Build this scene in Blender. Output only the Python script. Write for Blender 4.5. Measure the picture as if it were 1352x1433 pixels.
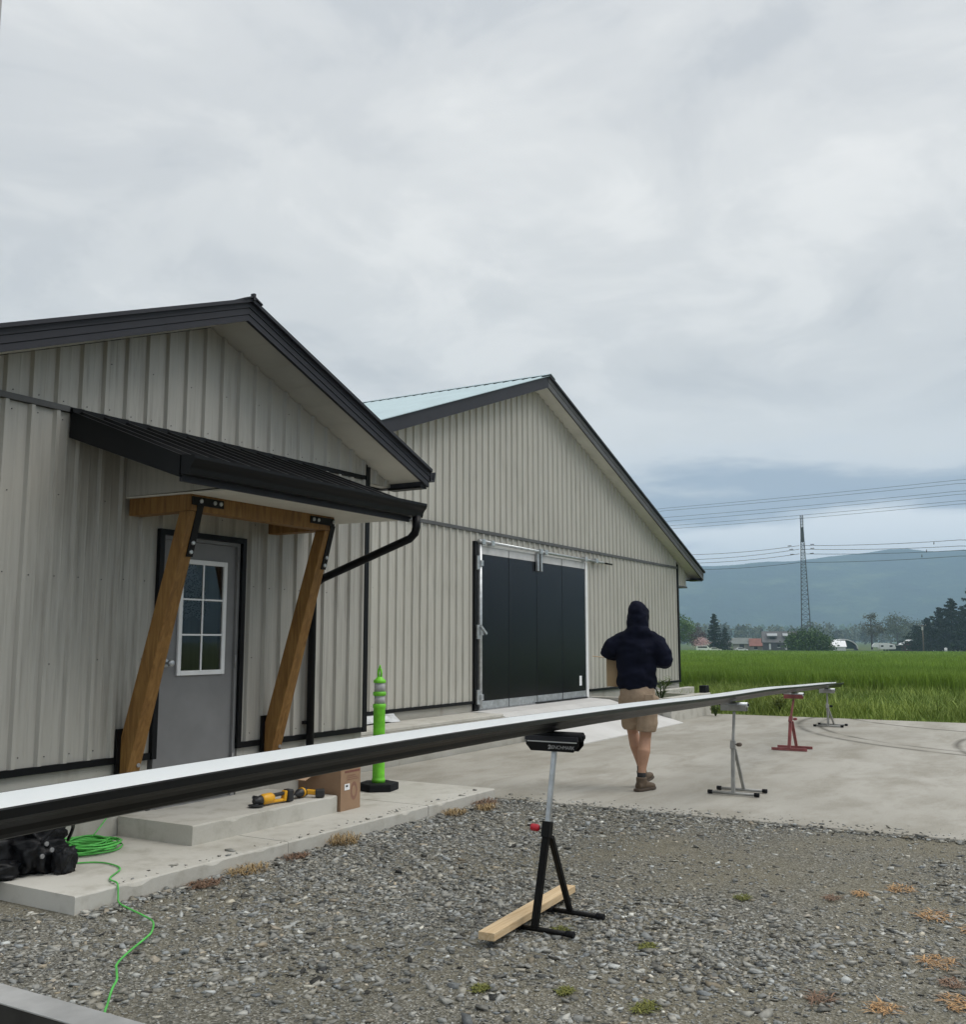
import bpy, bmesh, math, random
import numpy as np
from mathutils import Vector, Matrix, noise as mnoise

R = math.radians
scene = bpy.context.scene
col = scene.collection
for o in list(bpy.data.objects):
    bpy.data.objects.remove(o, do_unlink=True)

# ------------------------------------------------------------------ camera
CAM_H, YAW, PITCH, FPX, PW, PH = 1.5, 30.37, 7.36, 1389.5, 1352.0, 1433.0
cam_data = bpy.data.cameras.new('camera')
cam = bpy.data.objects.new('camera', cam_data)
col.objects.link(cam)
cam.location = (0, 0, CAM_H)
cam.rotation_euler = (R(90 + PITCH), 0, R(YAW - 90))
cam_data.sensor_fit = 'HORIZONTAL'
cam_data.sensor_width = 36.0
cam_data.lens = 36.0 * FPX / PW
cam_data.clip_start = 0.05
cam_data.clip_end = 40000
scene.camera = cam

# ------------------------------------------------------------------ sky, sun, exposure
SUN_EL, SUN_AZ = 58.0, -62.0        # azimuth measured from +X towards +Y
world = bpy.data.worlds.new('World')
scene.world = world
world.use_nodes = True
wt = world.node_tree
for n in list(wt.nodes):
    wt.nodes.remove(n)


def wn(kind, **kw):
    n = wt.nodes.new(kind)
    for k, v in kw.items():
        setattr(n, k, v)
    return n


def wmath(op, a, b=None, c=None, clamp=False):
    n = wn('ShaderNodeMath', operation=op, use_clamp=clamp)
    for i, v in enumerate((a, b, c)):
        if v is None:
            continue
        if hasattr(v, 'links'):
            wt.links.new(v, n.inputs[i])
        else:
            n.inputs[i].default_value = v
    return n.outputs[0]


def wmix(fac, a, b):
    n = wn('ShaderNodeMix', data_type='RGBA')
    for s, v in ((n.inputs[0], fac), (n.inputs[6], a), (n.inputs[7], b)):
        if hasattr(v, 'links'):
            wt.links.new(v, s)
        elif isinstance(v, (int, float)):
            s.default_value = v
        else:
            s.default_value = (*v, 1)
    return n.outputs[2]


def wramp(fac, stops):
    n = wn('ShaderNodeValToRGB')
    n.color_ramp.interpolation = 'EASE'
    els = n.color_ramp.elements
    while len(els) < len(stops):
        els.new(0.5)
    for e, (p, c) in zip(els, stops):
        e.position = p
        e.color = (*c, 1)
    wt.links.new(fac, n.inputs[0])
    return n.outputs[0]


tc = wn('ShaderNodeTexCoord')
sep = wn('ShaderNodeSeparateXYZ')
wt.links.new(tc.outputs['Generated'], sep.inputs[0])
dz = sep.outputs[2]
dzc = wmath('MAXIMUM', dz, 0.0)
den = wmath('ADD', dzc, 0.16)
cmb = wn('ShaderNodeCombineXYZ')                       # cloud deck: direction projected on a high plane
wt.links.new(wmath('DIVIDE', sep.outputs[0], den), cmb.inputs[0])
wt.links.new(wmath('DIVIDE', sep.outputs[1], den), cmb.inputs[1])


def cloud(scale, detail, rough, dist, off=0.0):
    n = wn('ShaderNodeTexNoise')
    n.inputs['Scale'].default_value = scale
    n.inputs['Detail'].default_value = detail
    n.inputs['Roughness'].default_value = rough
    n.inputs['Distortion'].default_value = dist
    m = wn('ShaderNodeVectorMath', operation='ADD')
    m.inputs[1].default_value = (off, off * .7, off * .3)
    wt.links.new(cmb.outputs[0], m.inputs[0])
    wt.links.new(m.outputs[0], n.inputs['Vector'])
    return n.outputs['Fac']


c1 = cloud(0.75, 6.0, 0.5, 0.35, 3.1)
c2 = cloud(2.6, 6.0, 0.58, 0.5, 7.7)
cc = wmath('MULTIPLY_ADD', c2, 0.45, wmath('MULTIPLY', c1, 0.55))
deck = wramp(cc, [(0.38, (0.43, 0.44, 0.45)), (0.455, (0.512, 0.515, 0.513)), (0.525, (0.58, 0.579, 0.568)), (0.61, (0.675, 0.668, 0.647))])
# low layers near the horizon: bright band, blue-grey gap, bright band (wobbled by noise)
lown = wn('ShaderNodeTexNoise')
lown.inputs['Scale'].default_value = 3.4
lown.inputs['Detail'].default_value = 5.0
lown.inputs['Roughness'].default_value = 0.55
lmap = wn('ShaderNodeMapping')
lmap.inputs['Location'].default_value = (0.4, 2.3, 0.0)
lmap.inputs['Scale'].default_value = (1.3, 1.3, 7.0)
wt.links.new(tc.outputs['Generated'], lmap.inputs[0])
wt.links.new(lmap.outputs[0], lown.inputs['Vector'])
el = wmath('ADD', dz, wmath('MULTIPLY', wmath('SUBTRACT', lown.outputs['Fac'], 0.5), 0.14))
low = wramp(wmath('MULTIPLY', el, 4.0, clamp=True), [
    (0.00, (0.74, 0.77, 0.79)), (0.27, (0.95, 0.95, 0.94)), (0.36, (0.93, 0.935, 0.925)),
    (0.50, (0.33, 0.38, 0.45)), (0.56, (0.34, 0.39, 0.455)), (0.68, (0.66, 0.67, 0.67)), (0.80, (0.68, 0.68, 0.665))])
lowmask = wramp(wmath('MULTIPLY', dzc, 3.0, clamp=True), [(0.50, (1, 1, 1)), (0.80, (0, 0, 0))])
skycol = wmix(lowmask, deck, low)
# overcast skies are brightest overhead
zen = wmath('MULTIPLY_ADD', wmath('POWER', dzc, 2.0), 0.75, 1.0)
vm = wn('ShaderNodeVectorMath', operation='SCALE')
wt.links.new(skycol, vm.inputs[0])
wt.links.new(zen, vm.inputs['Scale'])
sky = wn('ShaderNodeTexSky', sky_type='NISHITA')
sky.sun_disc = False
sky.sun_elevation = R(SUN_EL)
sky.sun_rotation = R(90 - SUN_AZ)
sky.air_density = 1.0
sky.dust_density = 3.0
bg1 = wn('ShaderNodeBackground')
bg1.inputs[1].default_value = 1.0
wt.links.new(vm.outputs[0], bg1.inputs[0])
bg2 = wn('ShaderNodeBackground')
bg2.inputs[1].default_value = 0.06
wt.links.new(sky.outputs[0], bg2.inputs[0])
mixs = wn('ShaderNodeMixShader')
mixs.inputs[0].default_value = 0.93
wt.links.new(bg2.outputs[0], mixs.inputs[1])
wt.links.new(bg1.outputs[0], mixs.inputs[2])
wo = wn('ShaderNodeOutputWorld')
wt.links.new(mixs.outputs[0], wo.inputs[0])

sun_d = bpy.data.lights.new('sun', 'SUN')
sun_d.energy = 1.5
sun_d.angle = R(40)
sun_d.color = (1.0, 0.965, 0.92)
sun = bpy.data.objects.new('sun', sun_d)
col.objects.link(sun)
_d = Vector((math.cos(R(SUN_EL)) * math.cos(R(SUN_AZ)), math.cos(R(SUN_EL)) * math.sin(R(SUN_AZ)), math.sin(R(SUN_EL))))
sun.rotation_euler = _d.to_track_quat('Z', 'Y').to_euler()

scene.view_settings.view_transform = 'Standard'
scene.view_settings.look = 'None'
scene.view_settings.gamma = 1.0
scene.view_settings.exposure = 0.36
scene.view_settings.use_curve_mapping = False
scene.render.engine = 'CYCLES'
cy = scene.cycles
cy.use_denoising = True
cy.max_bounces = 6
cy.diffuse_bounces = 3
cy.glossy_bounces = 3
cy.transmission_bounces = 4
cy.volume_bounces = 1
cy.transparent_max_bounces = 8
cy.sample_clamp_indirect = 6.0
cy.caustics_reflective = False
cy.caustics_refractive = False

# ------------------------------------------------------------------ materials
MATS = {}


def mat(name, color, rough=0.7, metal=0.0, spec=0.5, var=0.0, var_scale=8.0, stretch=(1, 1, 1), bump=0.0, bump_scale=60.0,
        color2=None, rough_var=0.0, dist=0.02, trans=0.0):
    if name in MATS:
        return MATS[name]
    m = bpy.data.materials.new(name)
    m.use_nodes = True
    nt = m.node_tree
    b = nt.nodes['Principled BSDF']
    b.inputs['Base Color'].default_value = (*color, 1)
    b.inputs['Roughness'].default_value = rough
    b.inputs['Metallic'].default_value = metal
    b.inputs['Specular IOR Level'].default_value = spec
    b.inputs['Transmission Weight'].default_value = trans
    tcn = nt.nodes.new('ShaderNodeTexCoord')
    mp = nt.nodes.new('ShaderNodeMapping')
    mp.inputs['Scale'].default_value = stretch
    geo = nt.nodes.new('ShaderNodeNewGeometry')
    nt.links.new(geo.outputs['Position'], mp.inputs[0])
    if var > 0 or color2 is not None:
        n = nt.nodes.new('ShaderNodeTexNoise')
        n.inputs['Scale'].default_value = var_scale
        n.inputs['Detail'].default_value = 6
        n.inputs['Roughness'].default_value = 0.6
        nt.links.new(mp.outputs[0], n.inputs['Vector'])
        r = nt.nodes.new('ShaderNodeValToRGB')
        lo = tuple(max(0, c * (1 - var)) for c in color)
        hi = color2 if color2 is not None else tuple(min(1, c * (1 + var)) for c in color)
        r.color_ramp.elements[0].position = 0.3
        r.color_ramp.elements[0].color = (*lo, 1)
        r.color_ramp.elements[1].position = 0.7
        r.color_ramp.elements[1].color = (*hi, 1)
        nt.links.new(n.outputs['Fac'], r.inputs[0])
        nt.links.new(r.outputs[0], b.inputs['Base Color'])
        if rough_var > 0:
            mr = nt.nodes.new('ShaderNodeMapRange')
            mr.inputs[3].default_value = max(0.02, rough - rough_var)
            mr.inputs[4].default_value = min(1, rough + rough_var)
            nt.links.new(n.outputs['Fac'], mr.inputs[0])
            nt.links.new(mr.outputs[0], b.inputs['Roughness'])
    if bump > 0:
        n2 = nt.nodes.new('ShaderNodeTexNoise')
        n2.inputs['Scale'].default_value = bump_scale
        n2.inputs['Detail'].default_value = 5
        nt.links.new(mp.outputs[0], n2.inputs['Vector'])
        bp = nt.nodes.new('ShaderNodeBump')
        bp.inputs['Strength'].default_value = bump
        bp.inputs['Distance'].default_value = dist
        nt.links.new(n2.outputs['Fac'], bp.inputs['Height'])
        nt.links.new(bp.outputs[0], b.inputs['Normal'])
    MATS[name] = m
    return m


class NG:
    """tiny node helper for the richer materials"""
    def __init__(s, name, rough=0.7, spec=0.4, metal=0.0):
        s.m = bpy.data.materials.new(name)
        s.m.use_nodes = True
        s.t = s.m.node_tree
        s.b = s.t.nodes['Principled BSDF']
        s.b.inputs['Roughness'].default_value = rough
        s.b.inputs['Specular IOR Level'].default_value = spec
        s.b.inputs['Metallic'].default_value = metal
        g = s.t.nodes.new('ShaderNodeNewGeometry')
        s.pos = g.outputs['Position']
        MATS[name] = s.m

    def set(s, sock, v):
        if hasattr(v, 'links'):
            s.t.links.new(v, sock)
        elif isinstance(v, tuple) and len(v) == 3 and sock.type == 'RGBA':
            sock.default_value = (*v, 1)
        else:
            sock.default_value = v

    def noise(s, scale, detail=5, rough=0.55, stretch=(1, 1, 1), off=(0, 0, 0), dist=0.0):
        mp = s.t.nodes.new('ShaderNodeMapping')
        mp.inputs['Scale'].default_value = stretch
        mp.inputs['Location'].default_value = off
        s.t.links.new(s.pos, mp.inputs[0])
        n = s.t.nodes.new('ShaderNodeTexNoise')
        n.inputs['Scale'].default_value = scale
        n.inputs['Detail'].default_value = detail
        n.inputs['Roughness'].default_value = rough
        n.inputs['Distortion'].default_value = dist
        s.t.links.new(mp.outputs[0], n.inputs['Vector'])
        return n.outputs['Fac']

    def voronoi(s, scale, out='Color', feature='F1', stretch=(1, 1, 1)):
        mp = s.t.nodes.new('ShaderNodeMapping')
        mp.inputs['Scale'].default_value = stretch
        s.t.links.new(s.pos, mp.inputs[0])
        n = s.t.nodes.new('ShaderNodeTexVoronoi')
        n.feature = feature
        n.inputs['Scale'].default_value = scale
        s.t.links.new(mp.outputs[0], n.inputs['Vector'])
        return n.outputs[out]

    def ramp(s, fac, *stops):
        r = s.t.nodes.new('ShaderNodeValToRGB')
        els = r.color_ramp.elements
        while len(els) < len(stops):
            els.new(0.5)
        for e, (p, c) in zip(els, stops):
            e.position = p
            e.color = (*c, 1) if isinstance(c, tuple) else (c, c, c, 1)
        s.t.links.new(fac, r.inputs[0])
        return r.outputs[0]

    def mix(s, fac, a, b, mode='MIX'):
        n = s.t.nodes.new('ShaderNodeMix')
        n.data_type = 'RGBA'
        n.blend_type = mode
        s.set(n.inputs[0], fac)
        s.set(n.inputs[6], a)
        s.set(n.inputs[7], b)
        return n.outputs[2]

    def math(s, op, a, b=0.0):
        n = s.t.nodes.new('ShaderNodeMath')
        n.operation = op
        s.set(n.inputs[0], a)
        s.set(n.inputs[1], b)
        return n.outputs[0]

    def xyz(s):
        n = s.t.nodes.new('ShaderNodeSeparateXYZ')
        s.t.links.new(s.pos, n.inputs[0])
        return n.outputs

    def attr(s, name, out='Color'):
        n = s.t.nodes.new('ShaderNodeAttribute')
        n.attribute_name = name
        return n.outputs[out]

    def base(s, v):
        s.set(s.b.inputs['Base Color'], v)

    def rough(s, v):
        s.set(s.b.inputs['Roughness'], v)

    def bump(s, h, strength, dist):
        bp = s.t.nodes.new('ShaderNodeBump')
        bp.inputs['Strength'].default_value = strength
        bp.inputs['Distance'].default_value = dist
        s.t.links.new(h, bp.inputs['Height'])
        s.t.links.new(bp.outputs[0], s.b.inputs['Normal'])


def siding_mat(name, base, dirt, seed):
    g = NG(name, 0.42, 0.45)
    streak = g.noise(9.0, 6, 0.65, (3.0, 3.0, 0.16), (seed, 0, 0))
    blotch = g.noise(0.9, 4, 0.6, (1, 1, 0.7), (0, seed, 0))
    fine = g.noise(40, 4, 0.6, (3.0, 3.0, 0.06), (0, 0, seed))
    f = g.math('MULTIPLY', g.ramp(streak, (0.45, 0.0), (0.74, 1.0)), g.ramp(blotch, (0.36, 0.15), (0.62, 1.0)))
    c = g.mix(f, base, dirt)
    c = g.mix(g.math('MULTIPLY', g.ramp(fine, (0.5, 0.0), (0.85, 1.0)), 0.22), c, (dirt[0] * .8, dirt[1] * .8, dirt[2] * .78))
    light = g.ramp(g.noise(2.3, 3, 0.5, (1, 1, .5), (9, seed, 1)), (0.4, 0.0), (0.75, 1.0))
    c = g.mix(g.math('MULTIPLY', light, 0.16), c, tuple(min(1, v * 1.3) for v in base))
    g.base(c)
    g.rough(g.ramp(f, (0.0, 0.38), (1.0, 0.62)))
    g.bump(g.noise(5, 2, .5, (1, 1, .3)), 0.12, 0.01)
    return g.m


siding_mat('siding', (0.40, 0.388, 0.350), (0.215, 0.207, 0.182), 3.0)
siding_mat('siding_far', (0.45, 0.436, 0.388), (0.305, 0.295, 0.258), 11.0)


def soil_mats():
    # gravel bed: fine crushed stone with dusty patches
    g = NG('gravel_bed', 0.92, 0.2)
    v = g.voronoi(85.0)
    s = g.t.nodes.new('ShaderNodeSeparateColor')
    g.t.links.new(v, s.inputs[0])
    stone = g.ramp(s.outputs[0], (0.0, (0.072, 0.070, 0.056)), (0.5, (0.155, 0.150, 0.126)), (0.88, (0.27, 0.262, 0.23)), (1.0, (0.43, 0.42, 0.38)))
    dust = g.ramp(g.noise(0.8, 5, 0.6), (0.36, 0.0), (0.6, 1.0))
    c = g.mix(g.math('MULTIPLY', dust, 0.7), stone, (0.195, 0.176, 0.125))
    c = g.mix(g.math('MULTIPLY', g.ramp(g.noise(3.5, 4, 0.6, off=(4, 2, 0)), (0.55, 0.0), (0.75, 1.0)), 0.5), c, (0.085, 0.085, 0.075))
    g.base(c)
    g.bump(g.voronoi(85.0, 'Distance'), 0.9, 0.012)
    # stones, tinted per stone by a colour attribute
    g = NG('stone', 0.85, 0.25)
    tint = g.attr('tint')
    c = g.mix(1.0, tint, g.ramp(g.noise(45, 4, .6), (0.3, 0.75), (0.7, 1.15)), 'MULTIPLY')
    g.base(c)
    g.bump(g.noise(120, 4, .6), 0.35, 0.004)
    # yard slab: old concrete with brown water stains and tyre-dirt
    g = NG('slab_concrete', 0.8, 0.3)
    a = g.noise(0.4, 7, 0.66, (0.7, 1.3, 1), dist=0.3)
    b2 = g.noise(1.3, 7, 0.7, (0.7, 1.5, 1), (3, 1, 0), dist=.3)
    c = g.ramp(a, (0.3, (0.26, 0.245, 0.205)), (0.5, (0.345, 0.33, 0.288)), (0.72, (0.425, 0.41, 0.37)))
    c = g.mix(g.math('MULTIPLY', g.ramp(b2, (0.44, 0.0), (0.66, 1.0)), 0.66), c, (0.195, 0.176, 0.132))
    c = g.mix(g.math('MULTIPLY', g.ramp(g.noise(60, 4, .6), (0.35, 0.0), (0.75, 1.0)), 0.35), c, (0.45, 0.44, 0.41))
    # curved tyre marks left by turning wheels
    marks = None
    for (mx, my, mr, mw) in ((19.6, -1.2, 5.6, 0.10), (19.6, -1.2, 5.25, 0.07), (22.5, -0.3, 4.6, 0.10), (16.3, -3.5, 5.0, 0.08)):
        d = g.t.nodes.new('ShaderNodeVectorMath')
        d.operation = 'DISTANCE'
        g.t.links.new(g.pos, d.inputs[0])
        d.inputs[1].default_value = (mx, my, 0.05)
        w = g.math('SUBTRACT', 1.0, g.math('DIVIDE', g.math('ABSOLUTE', g.math('SUBTRACT', d.outputs['Value'], mr)), mw))
        w = g.math('MAXIMUM', w, 0.0)
        marks = w if marks is None else g.math('MAXIMUM', marks, w)
    mk = g.math('MULTIPLY', marks, g.ramp(g.noise(1.1, 5, .65, off=(1, 5, 0)), (0.34, 0.0), (0.52, 0.95)))
    c = g.mix(mk, c, (0.10, 0.092, 0.075))
    g.base(c)
    g.bump(g.noise(90, 5, .6), 0.18, 0.006)
    # new pale concrete
    g = NG('pale_concrete', 0.78, 0.3)
    c = g.ramp(g.noise(0.9, 6, 0.62, dist=.5), (0.3, (0.42, 0.405, 0.355)), (0.7, (0.53, 0.517, 0.47)))
    c = g.mix(g.math('MULTIPLY', g.ramp(g.noise(5, 5, .6, off=(7, 0, 0)), (0.5, 0.0), (0.74, 1.0)), 0.55), c, (0.235, 0.215, 0.165))
    c = g.mix(g.math('MULTIPLY', g.ramp(g.noise(70, 3, .6), (0.4, 0.0), (0.8, 1.0)), 0.25), c, (0.58, 0.57, 0.54))
    g.base(c)
    g.bump(g.noise(110, 5, .6), 0.15, 0.004)
    g = NG('ramp_concrete', 0.75, 0.3)
    c = g.ramp(g.noise(1.2, 6, 0.62, dist=.5), (0.3, (0.52, 0.515, 0.495)), (0.7, (0.62, 0.615, 0.60)))
    g.base(c)
    g.bump(g.noise(110, 5, .6), 0.12, 0.004)
    # formed concrete of foundations, with form stains and bug holes
    g = NG('cast_concrete', 0.82, 0.25)
    c = g.ramp(g.noise(1.3, 6, 0.65, (1, 1, 2.2), dist=.4), (0.3, (0.335, 0.32, 0.275)), (0.68, (0.45, 0.437, 0.40)))
    st = g.noise(4.0, 5, .65, (1.6, 1.6, 0.3), (0, 3, 0))
    c = g.mix(g.math('MULTIPLY', g.ramp(st, (0.55, 0.0), (0.75, 1.0)), 0.5), c, (0.21, 0.185, 0.135))
    hole = g.ramp(g.voronoi(11, 'Distance'), (0.04, 1.0), (0.09, 0.0))
    c = g.mix(g.math('MULTIPLY', hole, g.ramp(g.noise(2.5, 2), (0.45, 0.0), (0.6, 0.8))), c, (0.12, 0.11, 0.09))
    g.base(c)
    g.bump(g.noise(70, 5, .6), 0.2, 0.006)
    # stained cedar
    g = NG('cedar', 0.6, 0.35)
    n = g.noise(3.0, 6, 0.6, (9, 9, 1.0), dist=1.0)
    c = g.ramp(n, (0.25, (0.125, 0.058, 0.015)), (0.5, (0.225, 0.115, 0.030)), (0.75, (0.31, 0.175, 0.055)))
    kn = g.ramp(g.voronoi(2.3, 'Distance', stretch=(1, 1, .7)), (0.05, 1.0), (0.13, 0.0))
    c = g.mix(g.math('MULTIPLY', kn, 0.75), c, (0.07, 0.03, 0.012))
    g.base(c)
    g.bump(g.noise(30, 5, .6, (4, 4, .3)), 0.25, 0.004)
    # pale spruce stud
    g = NG('spruce', 0.7, 0.3)
    n = g.noise(5.0, 5, 0.6, (0.6, 10, 10), dist=.8)
    c = g.ramp(n, (0.28, (0.50, 0.345, 0.185)), (0.7, (0.68, 0.53, 0.335)))
    kn = g.ramp(g.voronoi(4.2, 'Distance', stretch=(.7, 1, 1)), (0.04, 1.0), (0.10, 0.0))
    c = g.mix(g.math('MULTIPLY', kn, 0.6), c, (0.24, 0.13, 0.05))
    g.base(c)
    # grass blades and crop: per-blade tint
    for nm, lo, hi in (('crop_blade', (0.090, 0.178, 0.016), (0.25, 0.365, 0.050)), ('verge_blade', (0.10, 0.175, 0.026), (0.31, 0.385, 0.085))):
        g = NG(nm, 0.6, 0.25)
        g.base(g.mix(1.0, g.ramp(g.attr('tint', 'Fac'), (0.0, lo), (1.0, hi)), g.ramp(g.noise(0.45, 4, .6), (0.3, 0.72), (0.7, 1.18)), 'MULTIPLY'))
    g = NG('crop_floor', 0.95, 0.1)
    g.base(g.ramp(g.noise(0.35, 6, .65, (1, 1.5, 1)), (0.3, (0.08, 0.16, 0.014)), (0.7, (0.19, 0.295, 0.036))))
    g.bump(g.noise(3.0, 6, .7), 0.9, 0.25)
    g = NG('verge_floor', 0.95, 0.1)
    g.base(g.ramp(g.noise(1.2, 6, .65), (0.3, (0.085, 0.125, 0.028)), (0.55, (0.135, 0.195, 0.04)), (0.78, (0.20, 0.20, 0.085))))
    g.bump(g.noise(20.0, 6, .7), 0.8, 0.05)
    g = NG('far_ground', 0.95, 0.1)
    g.base(g.ramp(g.noise(0.02, 6, .65), (0.3, (0.05, 0.085, 0.03)), (0.7, (0.10, 0.13, 0.05))))
    g = NG('hill_forest', 0.95, 0.05)
    c = g.ramp(g.noise(0.006, 8, .68), (0.32, (0.008, 0.022, 0.018)), (0.52, (0.024, 0.052, 0.030)), (0.68, (0.09, 0.13, 0.06)))
    g.base(c)
    g.bump(g.noise(0.02, 6, .7), 0.8, 25.0)


soil_mats()


def leaf_mat(name, a, b):
    g = NG(name, 0.65, 0.2)
    g.base(g.ramp(g.attr('tint', 'Fac'), (0.0, a), (1.0, b)))
    return g.m


M_BLACK = mat('black_trim', (0.0028, 0.003, 0.0036), 0.45, spec=.2, var=0.25, var_scale=3, rough_var=0.08, bump=0.05, bump_scale=6)
M_CHAR = mat('charcoal_metal', (0.026, 0.027, 0.034), 0.55, spec=.3, var=0.15, var_scale=2.5, bump=0.05, bump_scale=5)
M_GREYTRIM = mat('grey_trim', (0.075, 0.075, 0.075), 0.5, var=0.2, var_scale=3)
M_ROOF = mat('galvalume_roof', (0.40, 0.50, 0.53), 0.5, metal=0.15, spec=.3, var=0.06, var_scale=1.5)
M_SOFFIT = mat('cream_soffit', (0.66, 0.65, 0.60), 0.6, var=0.1, var_scale=2.0)
M_CAST = MATS['cast_concrete']
M_PALE = MATS['pale_concrete']
M_GALV = mat('galvanized', (0.48, 0.50, 0.51), 0.42, metal=0.75, var=0.25, var_scale=14, rough_var=0.12)
M_STEEL = mat('dull_steel', (0.30, 0.30, 0.30), 0.55, metal=0.6, var=0.25, var_scale=9, rough_var=0.1)
M_WHITE = mat('white_paint', (0.78, 0.79, 0.79), 0.5, var=0.05, var_scale=6)
M_DOORGREY = mat('door_grey', (0.195, 0.196, 0.198), 0.55, var=0.12, var_scale=3.0, bump=0.04, bump_scale=30)
M_DOORDARK = mat('door_dark', (0.0045, 0.0048, 0.0075), 0.22, spec=.32, var=0.2, var_scale=1.2, rough_var=0.05)
M_CEDAR = MATS['cedar']
M_BRACKET = mat('bracket_black', (0.004, 0.0037, 0.0037), 0.5, spec=.2, var=0.2, var_scale=20)
M_RUBBER = mat('black_rubber', (0.008, 0.0085, 0.010), 0.75, spec=.2, var=0.3, var_scale=25, bump=0.2, bump_scale=120, dist=.004)
M_GREEN = mat('safety_green', (0.17, 0.60, 0.03), 0.55, var=0.3, var_scale=9)
M_REFL = mat('reflective_tape', (0.42, 0.42, 0.43), 0.45, var=0.12, var_scale=30)
M_RED = mat('red_paint', (0.25, 0.07, 0.07), 0.55, var=0.35, var_scale=9)
M_REDKNOB = mat('red_plastic', (0.50, 0.015, 0.03), 0.4)
M_CARD = mat('cardboard', (0.30, 0.19, 0.115), 0.85, var=0.12, var_scale=5, bump=0.05, bump_scale=50)
M_CARDIN = mat('cardboard_inside', (0.50, 0.34, 0.22), 0.85, var=0.08, var_scale=5)
M_YELLOW = mat('tool_yellow', (0.72, 0.36, 0.012), 0.45, var=0.1, var_scale=20)
M_TOOLBLACK = mat('tool_black', (0.02, 0.02, 0.021), 0.5, var=0.3, var_scale=20)
M_CORD = mat('cord_green', (0.085, 0.42, 0.075), 0.6, var=0.4, var_scale=7)
M_GLASS = mat('door_glass', (0.92, 0.95, 0.95), 0.0, spec=0.22, trans=1.0)



# ------------------------------------------------------------------ mesh helpers
def V(*a):
    return Vector(a)


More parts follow.
